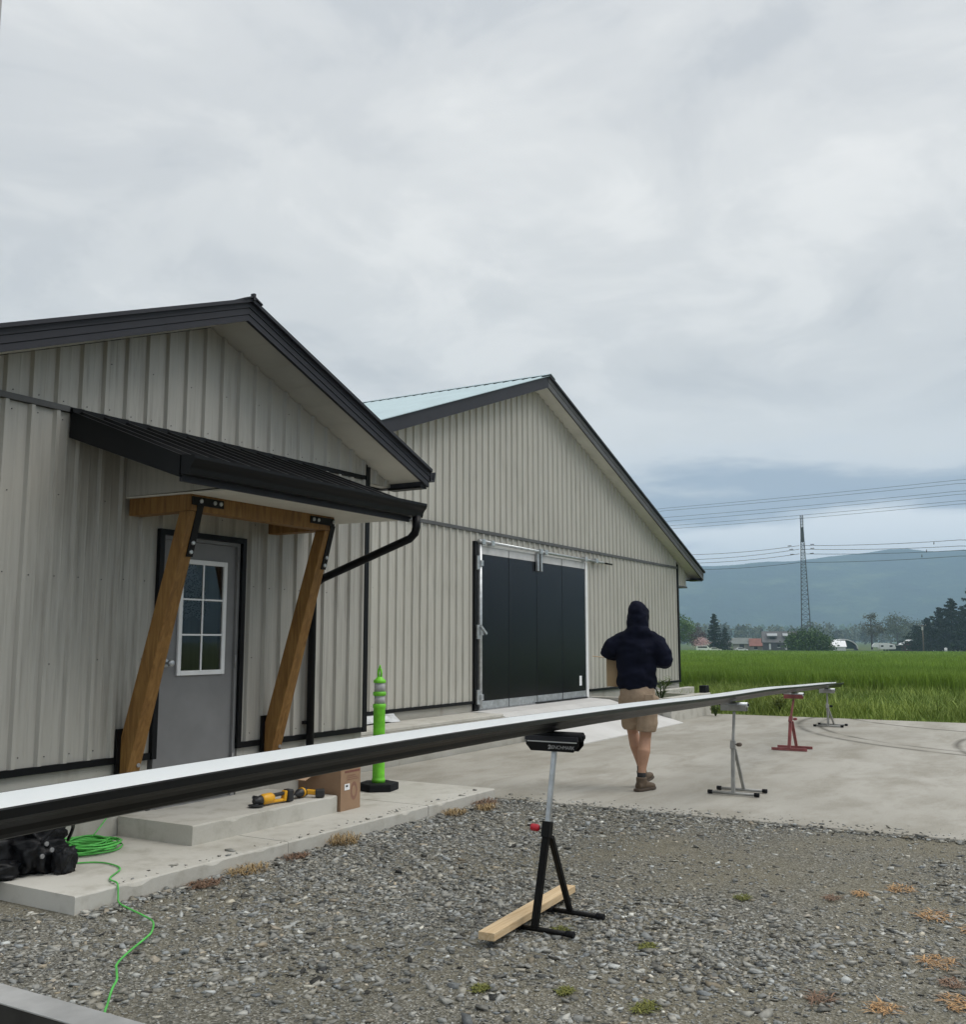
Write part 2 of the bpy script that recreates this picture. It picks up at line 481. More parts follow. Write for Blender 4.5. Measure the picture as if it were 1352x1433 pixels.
class MB:
    def __init__(s):
        s.v, s.f, s.sm = [], [], []

    def add(s, verts, faces, smooth=False):
        n = len(s.v)
        s.v += [tuple(p) for p in verts]
        s.f += [tuple(i + n for i in f) for f in faces]
        s.sm += [smooth] * len(faces)
        return s

    def box(s, x0, x1, y0, y1, z0, z1):
        return s.hexa([(x0, y0, z0), (x1, y0, z0), (x1, y1, z0), (x0, y1, z0), (x0, y0, z1), (x1, y0, z1), (x1, y1, z1), (x0, y1, z1)])

    def hexa(s, p):
        return s.add(p, [(0, 3, 2, 1), (4, 5, 6, 7), (0, 1, 5, 4), (1, 2, 6, 5), (2, 3, 7, 6), (3, 0, 4, 7)])

    def bar(s, a, b, w, h, up=(0, 0, 1)):
        """rectangular bar from a to b: w across, h along up"""
        a, b = Vector(a), Vector(b)
        d = (b - a).normalized()
        u = Vector(up)
        side = d.cross(u)
        if side.length < 1e-5:
            side = d.cross(Vector((1, 0, 0)))
        side.normalize()
        u = side.cross(d).normalized()
        sw, uh = side * (w / 2), u * (h / 2)
        return s.hexa([a - sw - uh, a + sw - uh, b + sw - uh, b - sw - uh, a - sw + uh, a + sw + uh, b + sw + uh, b - sw + uh])

    def tube(s, pts, rad, n=10, caps=True, up=None):
        pts = [Vector(p) for p in pts]
        rads = rad if isinstance(rad, (list, tuple)) else [rad] * len(pts)
        rings = []
        prev = None
        for i, p in enumerate(pts):
            d = (pts[min(i + 1, len(pts) - 1)] - pts[max(i - 1, 0)]).normalized()
            if prev is None:
                ref = Vector((0, 0, 1)) if abs(d.z) < 0.9 else Vector((1, 0, 0))
                x = d.cross(ref).normalized()
            else:
                x = (prev - d * prev.dot(d)).normalized()
            prev = x
            y = d.cross(x)
            rings.append([p + (x * math.cos(t) + y * math.sin(t)) * rads[i] for t in (2 * math.pi * k / n for k in range(n))])
        base = len(s.v)
        for r in rings:
            s.v += [tuple(q) for q in r]
        for i in range(len(rings) - 1):
            for k in range(n):
                a, b = base + i * n + k, base + i * n + (k + 1) % n
                s.f.append((a, b, b + n, a + n))
                s.sm.append(True)
        if caps:
            s.f.append(tuple(base + k for k in reversed(range(n))))
            s.f.append(tuple(base + (len(rings) - 1) * n + k for k in range(n)))
            s.sm += [False, False]
        return s

    def lathe(s, c, prof, n=20, smooth=True):
        """prof: list of (radius, z) from bottom to top around vertical axis at c"""
        base = len(s.v)
        for r, z in prof:
            s.v += [(c[0] + r * math.cos(2 * math.pi * k / n), c[1] + r * math.sin(2 * math.pi * k / n), c[2] + z) for k in range(n)]
        for i in range(len(prof) - 1):
            for k in range(n):
                a, b = base + i * n + k, base + i * n + (k + 1) % n
                s.f.append((a, b, b + n, a + n))
                s.sm.append(smooth)
        s.f.append(tuple(base + k for k in reversed(range(n))))
        s.f.append(tuple(base + (len(prof) - 1) * n + k for k in range(n)))
        s.sm += [False, False]
        return s

    def prism(s, poly, y0, y1, axis='y', smooth=False):
        """poly of (a,b) extruded along an axis; axis y: (x,z), x: (y,z), z: (x,y)"""
        n = len(poly)
        if axis == 'y':
            p = [(a, y0, b) for a, b in poly] + [(a, y1, b) for a, b in poly]
        elif axis == 'x':
            p = [(y0, a, b) for a, b in poly] + [(y1, a, b) for a, b in poly]
        else:
            p = [(a, b, y0) for a, b in poly] + [(a, b, y1) for a, b in poly]
        area = sum(poly[i][0] * poly[(i + 1) % n][1] - poly[(i + 1) % n][0] * poly[i][1] for i in range(n))
        fl = (area > 0) == (axis == 'y')
        f = [tuple(range(n)), tuple(range(2 * n - 1, n - 1, -1))]
        f += [(i + n, (i + 1) % n + n, (i + 1) % n, i) for i in range(n)]
        if not fl:
            f = [tuple(reversed(q)) for q in f]
        return s.add(p, f, smooth)

    def mesh(s, name):
        me = bpy.data.meshes.new(name)
        me.from_pydata(s.v, [], s.f)
        me.polygons.foreach_set('use_smooth', s.sm)
        me.update()
        return me

    def build(s, name, m, parent=None, bevel=0.0, seg=2):
        return obj(name, s.mesh(name), m, parent, bevel, seg)


def obj(name, me, m, parent=None, bevel=0.0, seg=2):
    o = bpy.data.objects.new(name, me)
    col.objects.link(o)
    if m is not None and len(me.materials) == 0:
        me.materials.append(m)
    if parent is not None:
        o.parent = parent
    if bevel > 0:
        b = o.modifiers.new('bevel', 'BEVEL')
        b.width = bevel
        b.segments = seg
        b.limit_method = 'ANGLE'
        b.angle_limit = R(35)
        b.harden_normals = False
    return o


def thing(name, label, cat, loc=(0, 0, 0), rz=0.0, group=None):
    o = bpy.data.objects.new(name, None)
    col.objects.link(o)
    o.empty_display_size = 0.2
    o.location = loc
    o.rotation_euler = (0, 0, rz)
    return tag(o, label, cat, group)


def tag(o, label, cat, group=None):
    o['label'] = label
    o['category'] = cat
    if group:
        o['group'] = group
    return o


def kind(o, k):
    o['kind'] = k
    return o


def setp(o, parent):
    """parent an object built in world coordinates to an unrotated thing at a location"""
    o.parent = parent
    o.matrix_parent_inverse = Matrix.Translation(-parent.location)
    return o


def np_mesh(name, verts, faces, m, tint=None, parent=None):
    """big meshes from numpy: faces (n,3); tint per vertex, float or rgb"""
    verts = np.asarray(verts, np.float32)
    faces = np.asarray(faces, np.int32)
    me = bpy.data.meshes.new(name)
    me.vertices.add(len(verts))
    me.vertices.foreach_set('co', verts.ravel())
    k = faces.shape[1]
    me.loops.add(faces.size)
    me.loops.foreach_set('vertex_index', faces.ravel())
    me.polygons.add(len(faces))
    me.polygons.foreach_set('loop_start', np.arange(0, faces.size, k, dtype=np.int32))
    me.update(calc_edges=True)
    if tint is not None:
        tint = np.asarray(tint, np.float32)
        if tint.ndim == 1:
            tint = np.stack([tint] * 3, 1)
        a = me.color_attributes.new('tint', 'FLOAT_COLOR', 'POINT')
        a.data.foreach_set('color', np.concatenate([tint, np.ones((len(tint), 1), np.float32)], 1).ravel())
    me.materials.append(m)
    o = bpy.data.objects.new(name, me)
    col.objects.link(o)
    o.parent = parent
    return o


def bake(o):
    """replace an object's mesh by its evaluated (modified) mesh"""
    dg = bpy.context.evaluated_depsgraph_get()
    me = bpy.data.meshes.new_from_object(o.evaluated_get(dg))
    o.modifiers.clear()
    o.data = me
    return o


_r, _u = None, None
def bgpos(px, d):
    """ground position at forward distance d in the direction the photograph's column px shows"""
    a = R(YAW) - math.atan((px - PW / 2) / FPX * math.cos(R(PITCH)))
    k = d / math.cos(a - R(YAW))
    return k * math.cos(a), k * math.sin(a)


def visible_mask(P, margin=90):
    """which points lie in (or near) the picture: used only to leave out unseen gravel and grass"""
    cyw, syw, cp, sp = math.cos(R(YAW)), math.sin(R(YAW)), math.cos(R(PITCH)), math.sin(R(PITCH))
    d = np.array([cyw * cp, syw * cp, sp])
    r = np.array([syw, -cyw, 0.0])
    u = np.cross(r, d)
    q = P - np.array([0, 0, CAM_H])
    z = q @ d
    x = PW / 2 + FPX * (q @ r) / np.maximum(z, .01)
    y = PH / 2 - FPX * (q @ u) / np.maximum(z, .01)
    return (z > .2) & (x > -margin) & (x < PW + margin) & (y < PH + margin)


def fbm(P, scale, seed=0.0, octv=3):
    """cheap vectorised smooth noise 0..1 on xy"""
    rs = np.random.RandomState(int(seed * 13) + 7)
    out = np.zeros(len(P))
    amp = 1.0
    tot = 0.0
    for k in range(octv):
        for j in range(3):
            a = rs.uniform(0, 2 * np.pi)
            ph = rs.uniform(0, 2 * np.pi)
            f = scale * (2.1 ** k) * rs.uniform(.7, 1.3)
            out += amp * np.sin((P[:, 0] * np.cos(a) + P[:, 1] * np.sin(a)) * f + ph + 1.3 * np.sin((P[:, 1] * np.cos(a) - P[:, 0] * np.sin(a)) * f * .8 + ph * 2))
            tot += amp
        amp *= .55
    return np.clip(out / tot * 1.2 + .5, 0, 1)


rng = np.random.RandomState(5)
random.seed(11)

def worn_slab(x0, x1, y0, y1, z0, z1, seed, axis='x', step=.035, chip=1.0):
    """cast slab whose front top edge is rounded off and chipped; axis: the way the worn edge runs"""
    rs = random.Random(seed)
    a0, a1 = (x0, x1) if axis == 'x' else (y0, y1)
    n = max(2, int((a1 - a0) / step))
    sec = []
    for i in range(n + 1):
        t = a0 + (a1 - a0) * i / n
        c = .009 + .005 * mnoise.noise(Vector((t * 9, seed, 0))) + chip * max(0, mnoise.noise(Vector((t * 5 + seed * 3, 4.2, 0))) - .28) * .09 + rs.uniform(0, .003)
        w = .004 * mnoise.noise(Vector((t * 3, seed, 7)))
        f = (y0 if axis == 'x' else x0)
        bk = (y1 if axis == 'x' else x1)
        p = [(f + w, z0), (f + w, z1 - c), (f + w + c * .35, z1 - c * .35), (f + w + c, z1 - .0005), (bk, z1), (bk, z0)]
        sec.append([(t, q, z) if axis == 'x' else (q, t, z) for q, z in p])
    k = 6
    v = [q for r in sec for q in r]
    fc = []
    for i in range(n):
        for j in range(k):
            a, b = i * k + j, i * k + (j + 1) % k
            fc.append((a, a + k, b + k, b) if axis == 'x' else (a, b, b + k, a + k))
    e0, e1 = tuple(range(k)), tuple(n * k + j for j in range(k))
    fc += [e0, tuple(reversed(e1))] if axis == 'x' else [tuple(reversed(e0)), e1]
    return MB().add(v, fc)


# ------------------------------------------------------------------ the ground
def gz(x):
    return -2.2 * min(1.0, max(0.0, (x - 27.0) / 300.0))


xs = [-1500, -400, -60, -20, -5, 0, 5, 10, 15, 20, 24, 27, 32, 38, 46, 56, 70, 85, 100, 120, 137, 170, 220, 270, 327, 420, 800, 1500, 3000, 5000, 7800]
ys = [-5800, -3000, -900, -300, -100, -40, -15, 0, 8, 15, 30, 60, 100, 200, 500, 1500, 4000, 5800]
gv = [(x, y, gz(x) - 0.012) for x in xs for y in ys]
gf = [(i * len(ys) + j, (i + 1) * len(ys) + j, (i + 1) * len(ys) + j + 1, i * len(ys) + j + 1) for i in range(len(xs) - 1) for j in range(len(ys) - 1)]
mb = MB().add(gv, gf)
kind(mb.build('ground', MATS['far_ground']), 'structure')
# gravel yard
mb = MB().box(-60, 8.46, -70, 9, -0.010, 0.0)
kind(mb.build('gravel_yard', MATS['gravel_bed']), 'structure')
# yard slab, cast in bays with sawn joints between
slab = MB().box(8.47, 20.2, -60, 5.95, -0.011, -0.006).build('concrete_slab', MATS['gravel_bed'])
kind(slab, 'structure')
bays_x = [8.47, 20.2]
bays_y = [-60, -5.2, 7.02]
for i in range(1):
    for j in range(2):
        g = 0.004
        b = worn_slab(bays_x[i] + g, bays_x[i + 1] - g, bays_y[j] + g, bays_y[j + 1] - g, -0.005, 0.018, 3 + j, 'y', .06, .6)
        b.build('slab_bay', MATS['slab_concrete'], slab)
# walkway before the small building
walk = MB().box(3.79, 8.44, 4.84, 6.04, -0.009, 0.075).build('walkway', M_CAST)
kind(walk, 'structure')
for a, b in ((3.78, 5.52), (5.53, 7.30), (7.31, 8.45)):
    worn_slab(a, b, 4.82, 6.045, 0.0, 0.10, a).build('walkway_slab', M_PALE, walk)
# raised ledge along the big building, ramp before its door
ledge = MB().box(8.8, 13.28, 7.06, 7.985, -0.009, 0.36).build('concrete_ledge', M_CAST, bevel=0.015)
kind(ledge, 'structure')
MB().box(8.8, 13.24, 7.40, 7.985, 0.361, 0.41).build('ledge_curb', M_PALE, ledge, 0.01)
ramp = MB().prism([(6.12, 0.031), (7.55, 0.40), (7.985, 0.42), (7.985, -0.009), (6.12, -0.009)], 13.29, 17.6, 'x').build('concrete_ramp', MATS['ramp_concrete'])
kind(ramp, 'structure')
step = worn_slab(5.075, 6.65, 5.29, 6.045, 0.095, 0.235, 2.7).build('concrete_step', M_PALE)
tag(step, 'low poured concrete doorstep on the walkway in front of the grey door', 'step')

# ------------------------------------------------------------------ siding
PITCHR = 0.1968
RIB0 = 3.992


def siding_panel(parent, m, x0, x1, zb, zt, y, ycore, name='siding_panel'):
    """one ribbed steel sheet; zb(x), zt(x) give bottom and top"""
    xsn = {x0, x1}
    k0 = int(math.floor((x0 - RIB0) / PITCHR)) - 1
    prof = []
    for k in range(k0, k0 + int((x1 - x0) / PITCHR) + 4):
        c = RIB0 + k * PITCHR
        for dx, dy in ((-0.028, 0), (-0.014, -0.026), (0.014, -0.026), (0.028, 0), (0.090, 0), (0.095, -0.0012), (0.103, -0.0012), (0.108, 0)):
            prof.append((c + dx, dy))
    pts = [(x, dy) for x, dy in prof if x0 + .001 < x < x1 - .001]

    def at(x):
        for (a, da), (b, db) in zip(prof, prof[1:]):
            if a <= x <= b:
                return da + (db - da) * (x - a) / max(1e-6, b - a)
        return 0.0
    ap = getattr(zt, 'apex', None)
    ex = [x0, x1] + ([ap] if ap is not None and x0 < ap < x1 else [])
    pts = sorted(pts + [(x, at(x)) for x in ex])
    mb = MB()
    n = len(pts)
    v = [(x, y + dy, zb(x)) for x, dy in pts] + [(x, y + dy, zt(x)) for x, dy in pts]
    mb.add(v, [(i, i + 1, n + i + 1, n + i) for i in range(n - 1)])
    return mb.build(name, m, parent)


def clad(parent, m, xa, xb, zb, zt, y, holes=()):
    """sheets four ribs wide from xa to xb, split round openings (x0,x1,z0,z1)"""
    w = PITCHR * 4
    edges = [xa]
    k = math.ceil((xa - RIB0 - PITCHR * .5) / w)
    while True:
        e = RIB0 + PITCHR * .5 + k * w
        k += 1
        if e <= xa + .05:
            continue
        if e >= xb - .05:
            break
        edges.append(e)
    edges.append(xb)
    for a, b in zip(edges, edges[1:]):
        cuts = sorted({a, b} | {h[i] for h in holes for i in (0, 1) if a < h[i] < b})
        for c, d in zip(cuts, cuts[1:]):
            mid = (c + d) / 2
            h = [q for q in holes if q[0] <= mid <= q[1]]
            if h:
                q = h[0]
                if q[2] > zb(mid) + .02:
                    siding_panel(parent, m, c, d, zb, lambda x, q=q: q[2], y, None)
                if q[3] < zt(mid) - .02:
                    siding_panel(parent, m, c, d, lambda x, q=q: q[3], zt, y, None)
            else:
                siding_panel(parent, m, c, d, zb, zt, y, None)


def const(z):
    return lambda x: z


def gable(ax, az, s):
    f = lambda x: az - s * abs(x - ax)
    f.apex = ax
    return f


def screws(parent, m, spots, y):
    mb = MB()
    for x, z in spots:
        mb.prism([(x + .0042 * math.cos(t), z + .0042 * math.sin(t)) for t in (k * math.pi / 3 for k in range(6))], y - .005, y + .002)
    kind(mb.build('screw_heads', m, parent), 'stuff')


def rake(parent, x0, z0, x1, z1, y, h, m, bands=3):
    """sloped fascia along a gable edge from low (x0,z0) to (x1,z1): each band a strip, stepped"""
    for k in range(bands):
        a, b = h * k / bands, h * (k + 1) / bands - 0.006
        yy = y - 0.006 * k
        MB().hexa([(x0, yy, z0 + a), (x1, yy, z1 + a), (x1, y + .03, z1 + a), (x0, y + .03, z0 + a),
                   (x0, yy, z0 + b), (x1, yy, z1 + b), (x1, y + .03, z1 + b), (x0, y + .03, z0 + b)]).build('fascia_board', m, parent)
    MB().hexa([(x0, y + .004, z0 + .004), (x1, y + .004, z1 + .004), (x1, y + .029, z1 + .004), (x0, y + .029, z0 + .004),
               (x0, y + .004, z0 + h - .01), (x1, y + .004, z1 + h - .01), (x1, y + .029, z1 + h - .01), (x0, y + .029, z0 + h - .01)]).build('fascia_backing', M_BLACK, parent)


M_SID = MATS['siding']
M_SIDF = MATS['siding_far']

# ------------------------------------------------------------------ small building
W1 = 6.05
AX, AZ, S1 = 5.81, 4.105, 0.379
shop = thing('metal_workshop', 'small beige ribbed-metal building with canopied grey door and charcoal gable trim', 'building', (5.81, 6.05, 0))



# parts are built in world coordinates, then hung under the root at the end
def adopt(root, before):
    inv = Matrix.Translation(-root.location)
    for o in list(col.objects):
        if o.name in before or o is root:
            continue
        if o.parent is None:
            o.parent = root
            o.matrix_parent_inverse = inv.copy()


def names():
    return {o.name for o in col.objects}


bf = names()
XL, XR = 3.62, 7.97
MB().prism([(XL, .60), (5.33, .60), (5.33, 2.36), (6.27, 2.36), (6.27, .60), (XR, .60), (XR, 3.2), (XL, 3.2)], 6.062, 14).build('wall', M_SID)
MB().prism([(XL, 3.2), (XR, 3.2), (XR, 3.262), (AX, 4.08), (XL, 3.262)], 6.062, 14).build('gable_wall', M_SID)
MB().box(XL, 5.33, 6.058, 14, -0.01, 0.615).build('foundation', M_CAST)
MB().box(6.27, XR, 6.058, 14, -0.01, 0.615).build('foundation', M_CAST)
DX0, DX1, DZ0, DZ1 = 5.385, 6.215, 0.245, 2.305
GZ1 = gable(AX, AZ - .005, S1)
clad(None, M_SID, XL, XR - .03, const(0.66), const(3.105), W1, [(5.33, 6.27, 0.2, 2.36)])
clad(None, M_SID, XL, XR - .03, const(3.15), GZ1, W1)
siding_panel(None, M_SID, XR + .035, 8.40, const(3.085), GZ1, W1, None)
MB().box(XR + .03, 8.40, 6.062, 6.16, 3.085, 3.13).build('eave_box', M_SID)
bstrip = [(XL, 5.325), (6.275, XR)]
for a, b in bstrip:
    MB().box(a, b, W1 - .03, W1 + .012, 0.612, 0.66).build('base_trim', M_BLACK)
MB().box(XL, 4.47, W1 - .034, W1 + .012, 3.107, 3.148).build('band_trim', M_GREYTRIM)
MB().box(4.47, XR - .03, W1 - .028, W1 + .012, 3.107, 3.146).build('band_trim', M_BLACK)
MB().box(XR - .03, XR + .035, W1 - .034, W1 + .012, 0.612, 3.24).build('corner_trim', M_BLACK)
MB().box(XR - .002, XR + .033, W1 + .012, W1 + .07, 0.612, 3.24).build('corner_trim', M_BLACK)
for x0, x1, z0, z1 in ((5.33, 5.375, 0.612, 2.36), (6.225, 6.27, 0.612, 2.36), (5.375, 6.225, 2.315, 2.36)):
    MB().box(x0, x1, W1 - .04, W1 + .012, z0, z1).build('door_trim', M_BLACK)
sc = []
for zz, row in ((0.72, 1), (1.35, 0), (1.95, 1), (2.5, 0), (3.05, 1), (3.19, 1), (3.55, 0)):
    k = 0
    while RIB0 + k * PITCHR < XR - .1:
        x = RIB0 + (k - 2) * PITCHR + .05
        k += 1
        if XL + .05 < x < XR - .08 and zz < GZ1(x) - .06 and not (5.25 < x < 6.35 and zz < 2.45) and (row or k % 2):
            sc.append((x, zz + random.uniform(-.012, .012)))
screws(None, M_GREYTRIM, sc, W1)
# roof, fascia, soffit
YF = 5.63
for sgn, xe in ((-1, 3.10), (1, 8.50)):
    zt = lambda x: AZ + .172 - S1 * abs(x - AX)
    MB().prism([(AX, zt(AX)), (xe, zt(xe)), (xe, zt(xe) - .03), (AX, zt(AX) - .03)], YF - .045, 14).build('roof', M_CHAR)
    rake(None, xe, AZ - S1 * abs(xe - AX) - .012, AX, AZ - .012, YF, .165, M_CHAR)
    n = 9
    for k in range(n):
        xa, xb = AX + (xe - AX) * k / n, AX + (xe - AX) * (k + 1) / n
        g = .0025 * sgn
        za, zb_ = AZ - S1 * abs(xa - AX), AZ - S1 * abs(xb - AX)
        p = [(xa + g, za), (xb - g, zb_), (xb - g, zb_ + .012), (xa + g, za + .012)]
        MB().prism(p, YF + .03, W1 + .012).build('soffit_panel', M_SOFFIT)
MB().prism([(AX - .10, AZ + .134), (AX, AZ + .176), (AX + .10, AZ + .134), (AX + .10, AZ + .146), (AX, AZ + .190), (AX - .10, AZ + .146)], YF - .06, 14).build('ridge_cap', M_CHAR)
MB().box(AX - .012, AX + .012, YF - .066, YF - .03, AZ + .15, AZ + .205).build('ridge_end', M_CHAR)
# boxed eave end and gutter stub on the right
zl = AZ - S1 * (8.50 - AX)
MB().box(8.385, 8.50, YF + .031, W1 + .02, zl - .03, zl - .011).build('eave_return', M_BLACK)
MB().box(8.40, 8.49, YF + .031, 14, zl - .01, zl + .165).build('eave_fascia', M_CHAR)
MB().prism([(8.505, zl + .05), (8.575, zl + .05), (8.60, zl + .15), (8.585, zl + .155), (8.56, zl + .065), (8.52, zl + .065), (8.52, zl + .16), (8.505, zl + .16)], YF - .02, 14).build('eave_gutter', M_CHAR)
# personnel door
WX0, WX1, WZ0, WZ1 = 5.575, 6.085, 1.225, 2.145
door = MB()
for a, b, c, d in ((DX0 + .022, WX0 + .03, DZ0, DZ1 - .02), (WX1 - .03, DX1 - .022, DZ0, DZ1 - .02), (WX0 + .03, WX1 - .03, DZ0, WZ0 + .03), (WX0 + .03, WX1 - .03, WZ1 - .03, DZ1 - .02)):
    door.box(a, b, W1 + .015, W1 + .06, c, d)
door = door.build('door', M_DOORGREY)
MB().box(DX0 - .02, DX0 + .02, W1 - .01, W1 + .09, DZ0 - .01, DZ1 + .012).build('door_jamb', M_DOORGREY, door)
MB().box(DX1 - .02, DX1 + .02, W1 - .01, W1 + .09, DZ0 - .01, DZ1 + .012).build('door_jamb', M_DOORGREY, door)
MB().box(DX0 + .02, DX1 - .02, W1 - .01, W1 + .09, DZ1 - .018, DZ1 + .012).build('door_head', M_DOORGREY, door)
MB().box(DX0 + .02, DX1 - .02, W1 - .02, W1 + .10, DZ0 - .014, DZ0 - .004).build('door_sill', M_STEEL, door)
WX0, WX1, WZ0, WZ1 = 5.575, 6.085, 1.225, 2.145
fr = .038
for a, b, c, d in ((WX0, WX0 + fr, WZ0, WZ1), (WX1 - fr, WX1, WZ0, WZ1), (WX0 + fr, WX1 - fr, WZ0, WZ0 + fr), (WX0 + fr, WX1 - fr, WZ1 - fr, WZ1)):
    MB().box(a, b, W1 - .008, W1 + .014, c, d).build('window_frame', M_WHITE, door, .004)
xm = (WX0 + WX1) / 2
MB().box(xm - .008, xm + .008, W1 + .002, W1 + .0145, WZ0 + fr, WZ1 - fr).build('window_bar', M_WHITE, door)
zz = [WZ0 + fr + (WZ1 - WZ0 - 2 * fr) * k / 3 for k in range(4)]
for k in (1, 2):
    for a, b in ((WX0 + fr, xm - .008), (xm + .008, WX1 - fr)):
        MB().box(a, b, W1 + .002, W1 + .0145, zz[k] - .007, zz[k] + .007).build('window_bar', M_WHITE, door)
for k in range(3):
    for a, b in ((WX0 + fr, xm - .008), (xm + .008, WX1 - fr)):
        MB().box(a, b, W1 + .007, W1 + .0135, zz[k] + (.007 if k else 0), zz[k + 1] - (.007 if k < 2 else 0)).build('pane', M_GLASS, door)
cu = MB()
for i in range(10):                                            # lace curtain hanging behind the upper panes
    xa, xb = WX0 + .03 + i * .036, WX0 + .03 + (i + 1) * .036
    ya, yb = W1 + .10 + .012 * math.sin(i * 1.9), W1 + .10 + .012 * math.sin((i + 1) * 1.9)
    zl0, zl1 = 1.66 + .04 * abs(math.sin(i * .8)), 1.66 + .04 * abs(math.sin((i + 1) * .8))
    zu = lambda k: 2.13 if k < 6 else 2.13 - (k - 6) * .075
    cu.add([(xa, ya, zl0), (xb, yb, zl1), (xb, yb, zu(i + 1)), (xa, ya, zu(i)), (xa, ya + .003, zl0), (xb, yb + .003, zl1), (xb, yb + .003, zu(i + 1)), (xa, ya + .003, zu(i))], [(0, 1, 2, 3), (5, 4, 7, 6)])
gl = NG('lace', .9, .1)
gl.base(gl.mix(gl.ramp(gl.voronoi(75, 'Distance'), (.25, 0.0), (.5, 1.0)), (.10, .105, .11), (.62, .63, .64)))
cu.build('lace_curtain', gl.m, door)
MB().box(5.36, 6.24, W1 + .9, W1 + .95, .25, 2.34).build('dark_room_wall', mat('room_dark', (0.03, 0.033, 0.033), .8, var=.4, var_scale=2), door)  # added backing; its near-black colour stands for the unlit room behind the panes
kx, kz = 5.475, 1.325
MB().tube([(kx, W1 + .015, kz), (kx, W1 + .006, kz), (kx, W1 + .005, kz)], [.033, .033, .02], 16).build('handle_rose', M_GALV, door)
MB().tube([(kx, W1 + .01, kz), (kx, W1 - .03, kz), (kx, W1 - .034, kz), (kx, W1 - .05, kz), (kx, W1 - .062, kz), (kx, W1 - .067, kz)], [.012, .012, .026, .029, .024, .008], 16).build('handle', M_GALV, door)
MB().tube([(kx, W1 + .015, kz + .16), (kx, W1 - .006, kz + .16), (kx, W1 - .009, kz + .16)], [.027, .027, .02], 16).build('deadbolt', M_STEEL, door)
for z in (0.48, 1.28, 2.08):
    MB().tube([(DX1 - .016, W1 - .014, z), (DX1 - .016, W1 - .014, z + .10)], .008, 8).build('hinge', M_STEEL, door)

T = .115
XB0, XB1, YH = 5.0875, 6.5975, 5.437
# entry canopy: part of the building, its pieces one level down
CX0, CX1, CYF = 4.475, 7.115, 4.90
czt = lambda y: 3.108 - (W1 - y) * 0.365
canopy = MB().prism([(W1 - .03, czt(W1) - .03), (CYF, czt(CYF) - .03), (CYF, czt(CYF) - .012), (W1 - .03, czt(W1) - .012)], CX0 + .02, CX1 - .02, 'x').build('canopy', M_BLACK)
k = 0
while CX0 + .06 + k * .2 < CX1 - .05:                        # roof sheets with a rib each
    a = CX0 + .02 + k * .2
    b = min(a + .198, CX1 - .02)
    prof = [(a, 0), (a + .035, 0), (a + .048, .022), (a + .072, .022), (a + .085, 0), (b, 0)]
    n = len(prof)
    v = [(x, W1 - .032, czt(W1) + h) for x, h in prof] + [(x, CYF - .05, czt(CYF - .05) + h) for x, h in prof]
    MB().add(v, [(i, n + i, n + i + 1, i + 1) for i in range(n - 1)]).build('roof_sheet', M_BLACK, canopy)
    k += 1
MB().box(CX0, CX1 - .08, W1 - .06, W1 - .03, czt(W1) - .012, czt(W1) + .026).build('wall_flashing', M_BLACK, canopy)
for x in (CX0, CX1 - .022):                                       # rake boards
    MB().prism([(W1 - .03, czt(W1) - .185), (W1 - .03, czt(W1) + .008), (CYF, czt(CYF) + .008), (CYF, czt(CYF) - .14)], x, x + .022, 'x').build('rake_board', M_BLACK, canopy)
MB().box(CX0 + .022, CX1 - .022, CYF, CYF + .022, czt(CYF) - .165, czt(CYF) - .031).build('eave_board', M_CHAR, canopy)
for k in range(9):
    SX0 = XB0 - T / 2 - .03
    a = SX0 + k * (CX1 - SX0 - .024) / 9
    b = SX0 + (k + 1) * (CX1 - SX0 - .024) / 9 - .003
    MB().hexa([(a, CYF + .022, czt(CYF) - .15), (b, CYF + .022, czt(CYF) - .15), (b, W1 - .005, czt(CYF) - .135), (a, W1 - .005, czt(CYF) - .135),
               (a, CYF + .022, czt(CYF) - .14), (b, CYF + .022, czt(CYF) - .14), (b, W1 - .005, czt(CYF) - .125), (a, W1 - .005, czt(CYF) - .125)]).build('soffit_panel', M_SOFFIT, canopy)
for xx in (XB0 - T / 2 - .045, CX1 - .04):
    MB().prism([(CYF + .03, czt(CYF) - .13), (W1 - .034, czt(CYF) - .125), (W1 - .034, czt(W1) - .04), (CYF + .03, czt(CYF) - .04)], xx, xx + .012, 'x').build('end_panel', M_SID, canopy)


def k_profile(back, front, z0, z1, t=.003):
    """ogee gutter section: list of (y,z), outer then inner, y decreasing towards the front"""
    w = back - front
    h = z1 - z0
    o = [(back, z1 + .012), (back, z0), (back - w * .62, z0), (back - w * .66, z0 + h * .12), (back - w * .70, z0 + h * .34), (back - w * .80, z0 + h * .50),
         (back - w * .93, z0 + h * .64), (front, z0 + h * .82), (front, z1), (front + .012, z1), (front + .012, z1 - .004)]
    i = [(y + (t if y < back - .001 else -t), z + t) for y, z in o[1:-3]]
    inner = [(front + .012, z1 - .008), (front + t, z1 - .008)] + list(reversed(i[1:])) + [(back - t, z0 + t), (back - t, z1 + .012)]
    return o + inner


gz0, gz1 = czt(CYF) - .125, czt(CYF) - .005
MB().prism(k_profile(CYF - .002, CYF - .128, gz0, gz1), CX0 + .01, CX1 + .06, 'x').build('gutter', M_BLACK, canopy)
for xx in (CX0 + .007, CX1 + .06):
    pr = k_profile(CYF - .002, CYF - .128, gz0, gz1)[:9]
    MB().prism(pr, xx, xx + .003, 'x').build('gutter_end', M_BLACK, canopy)
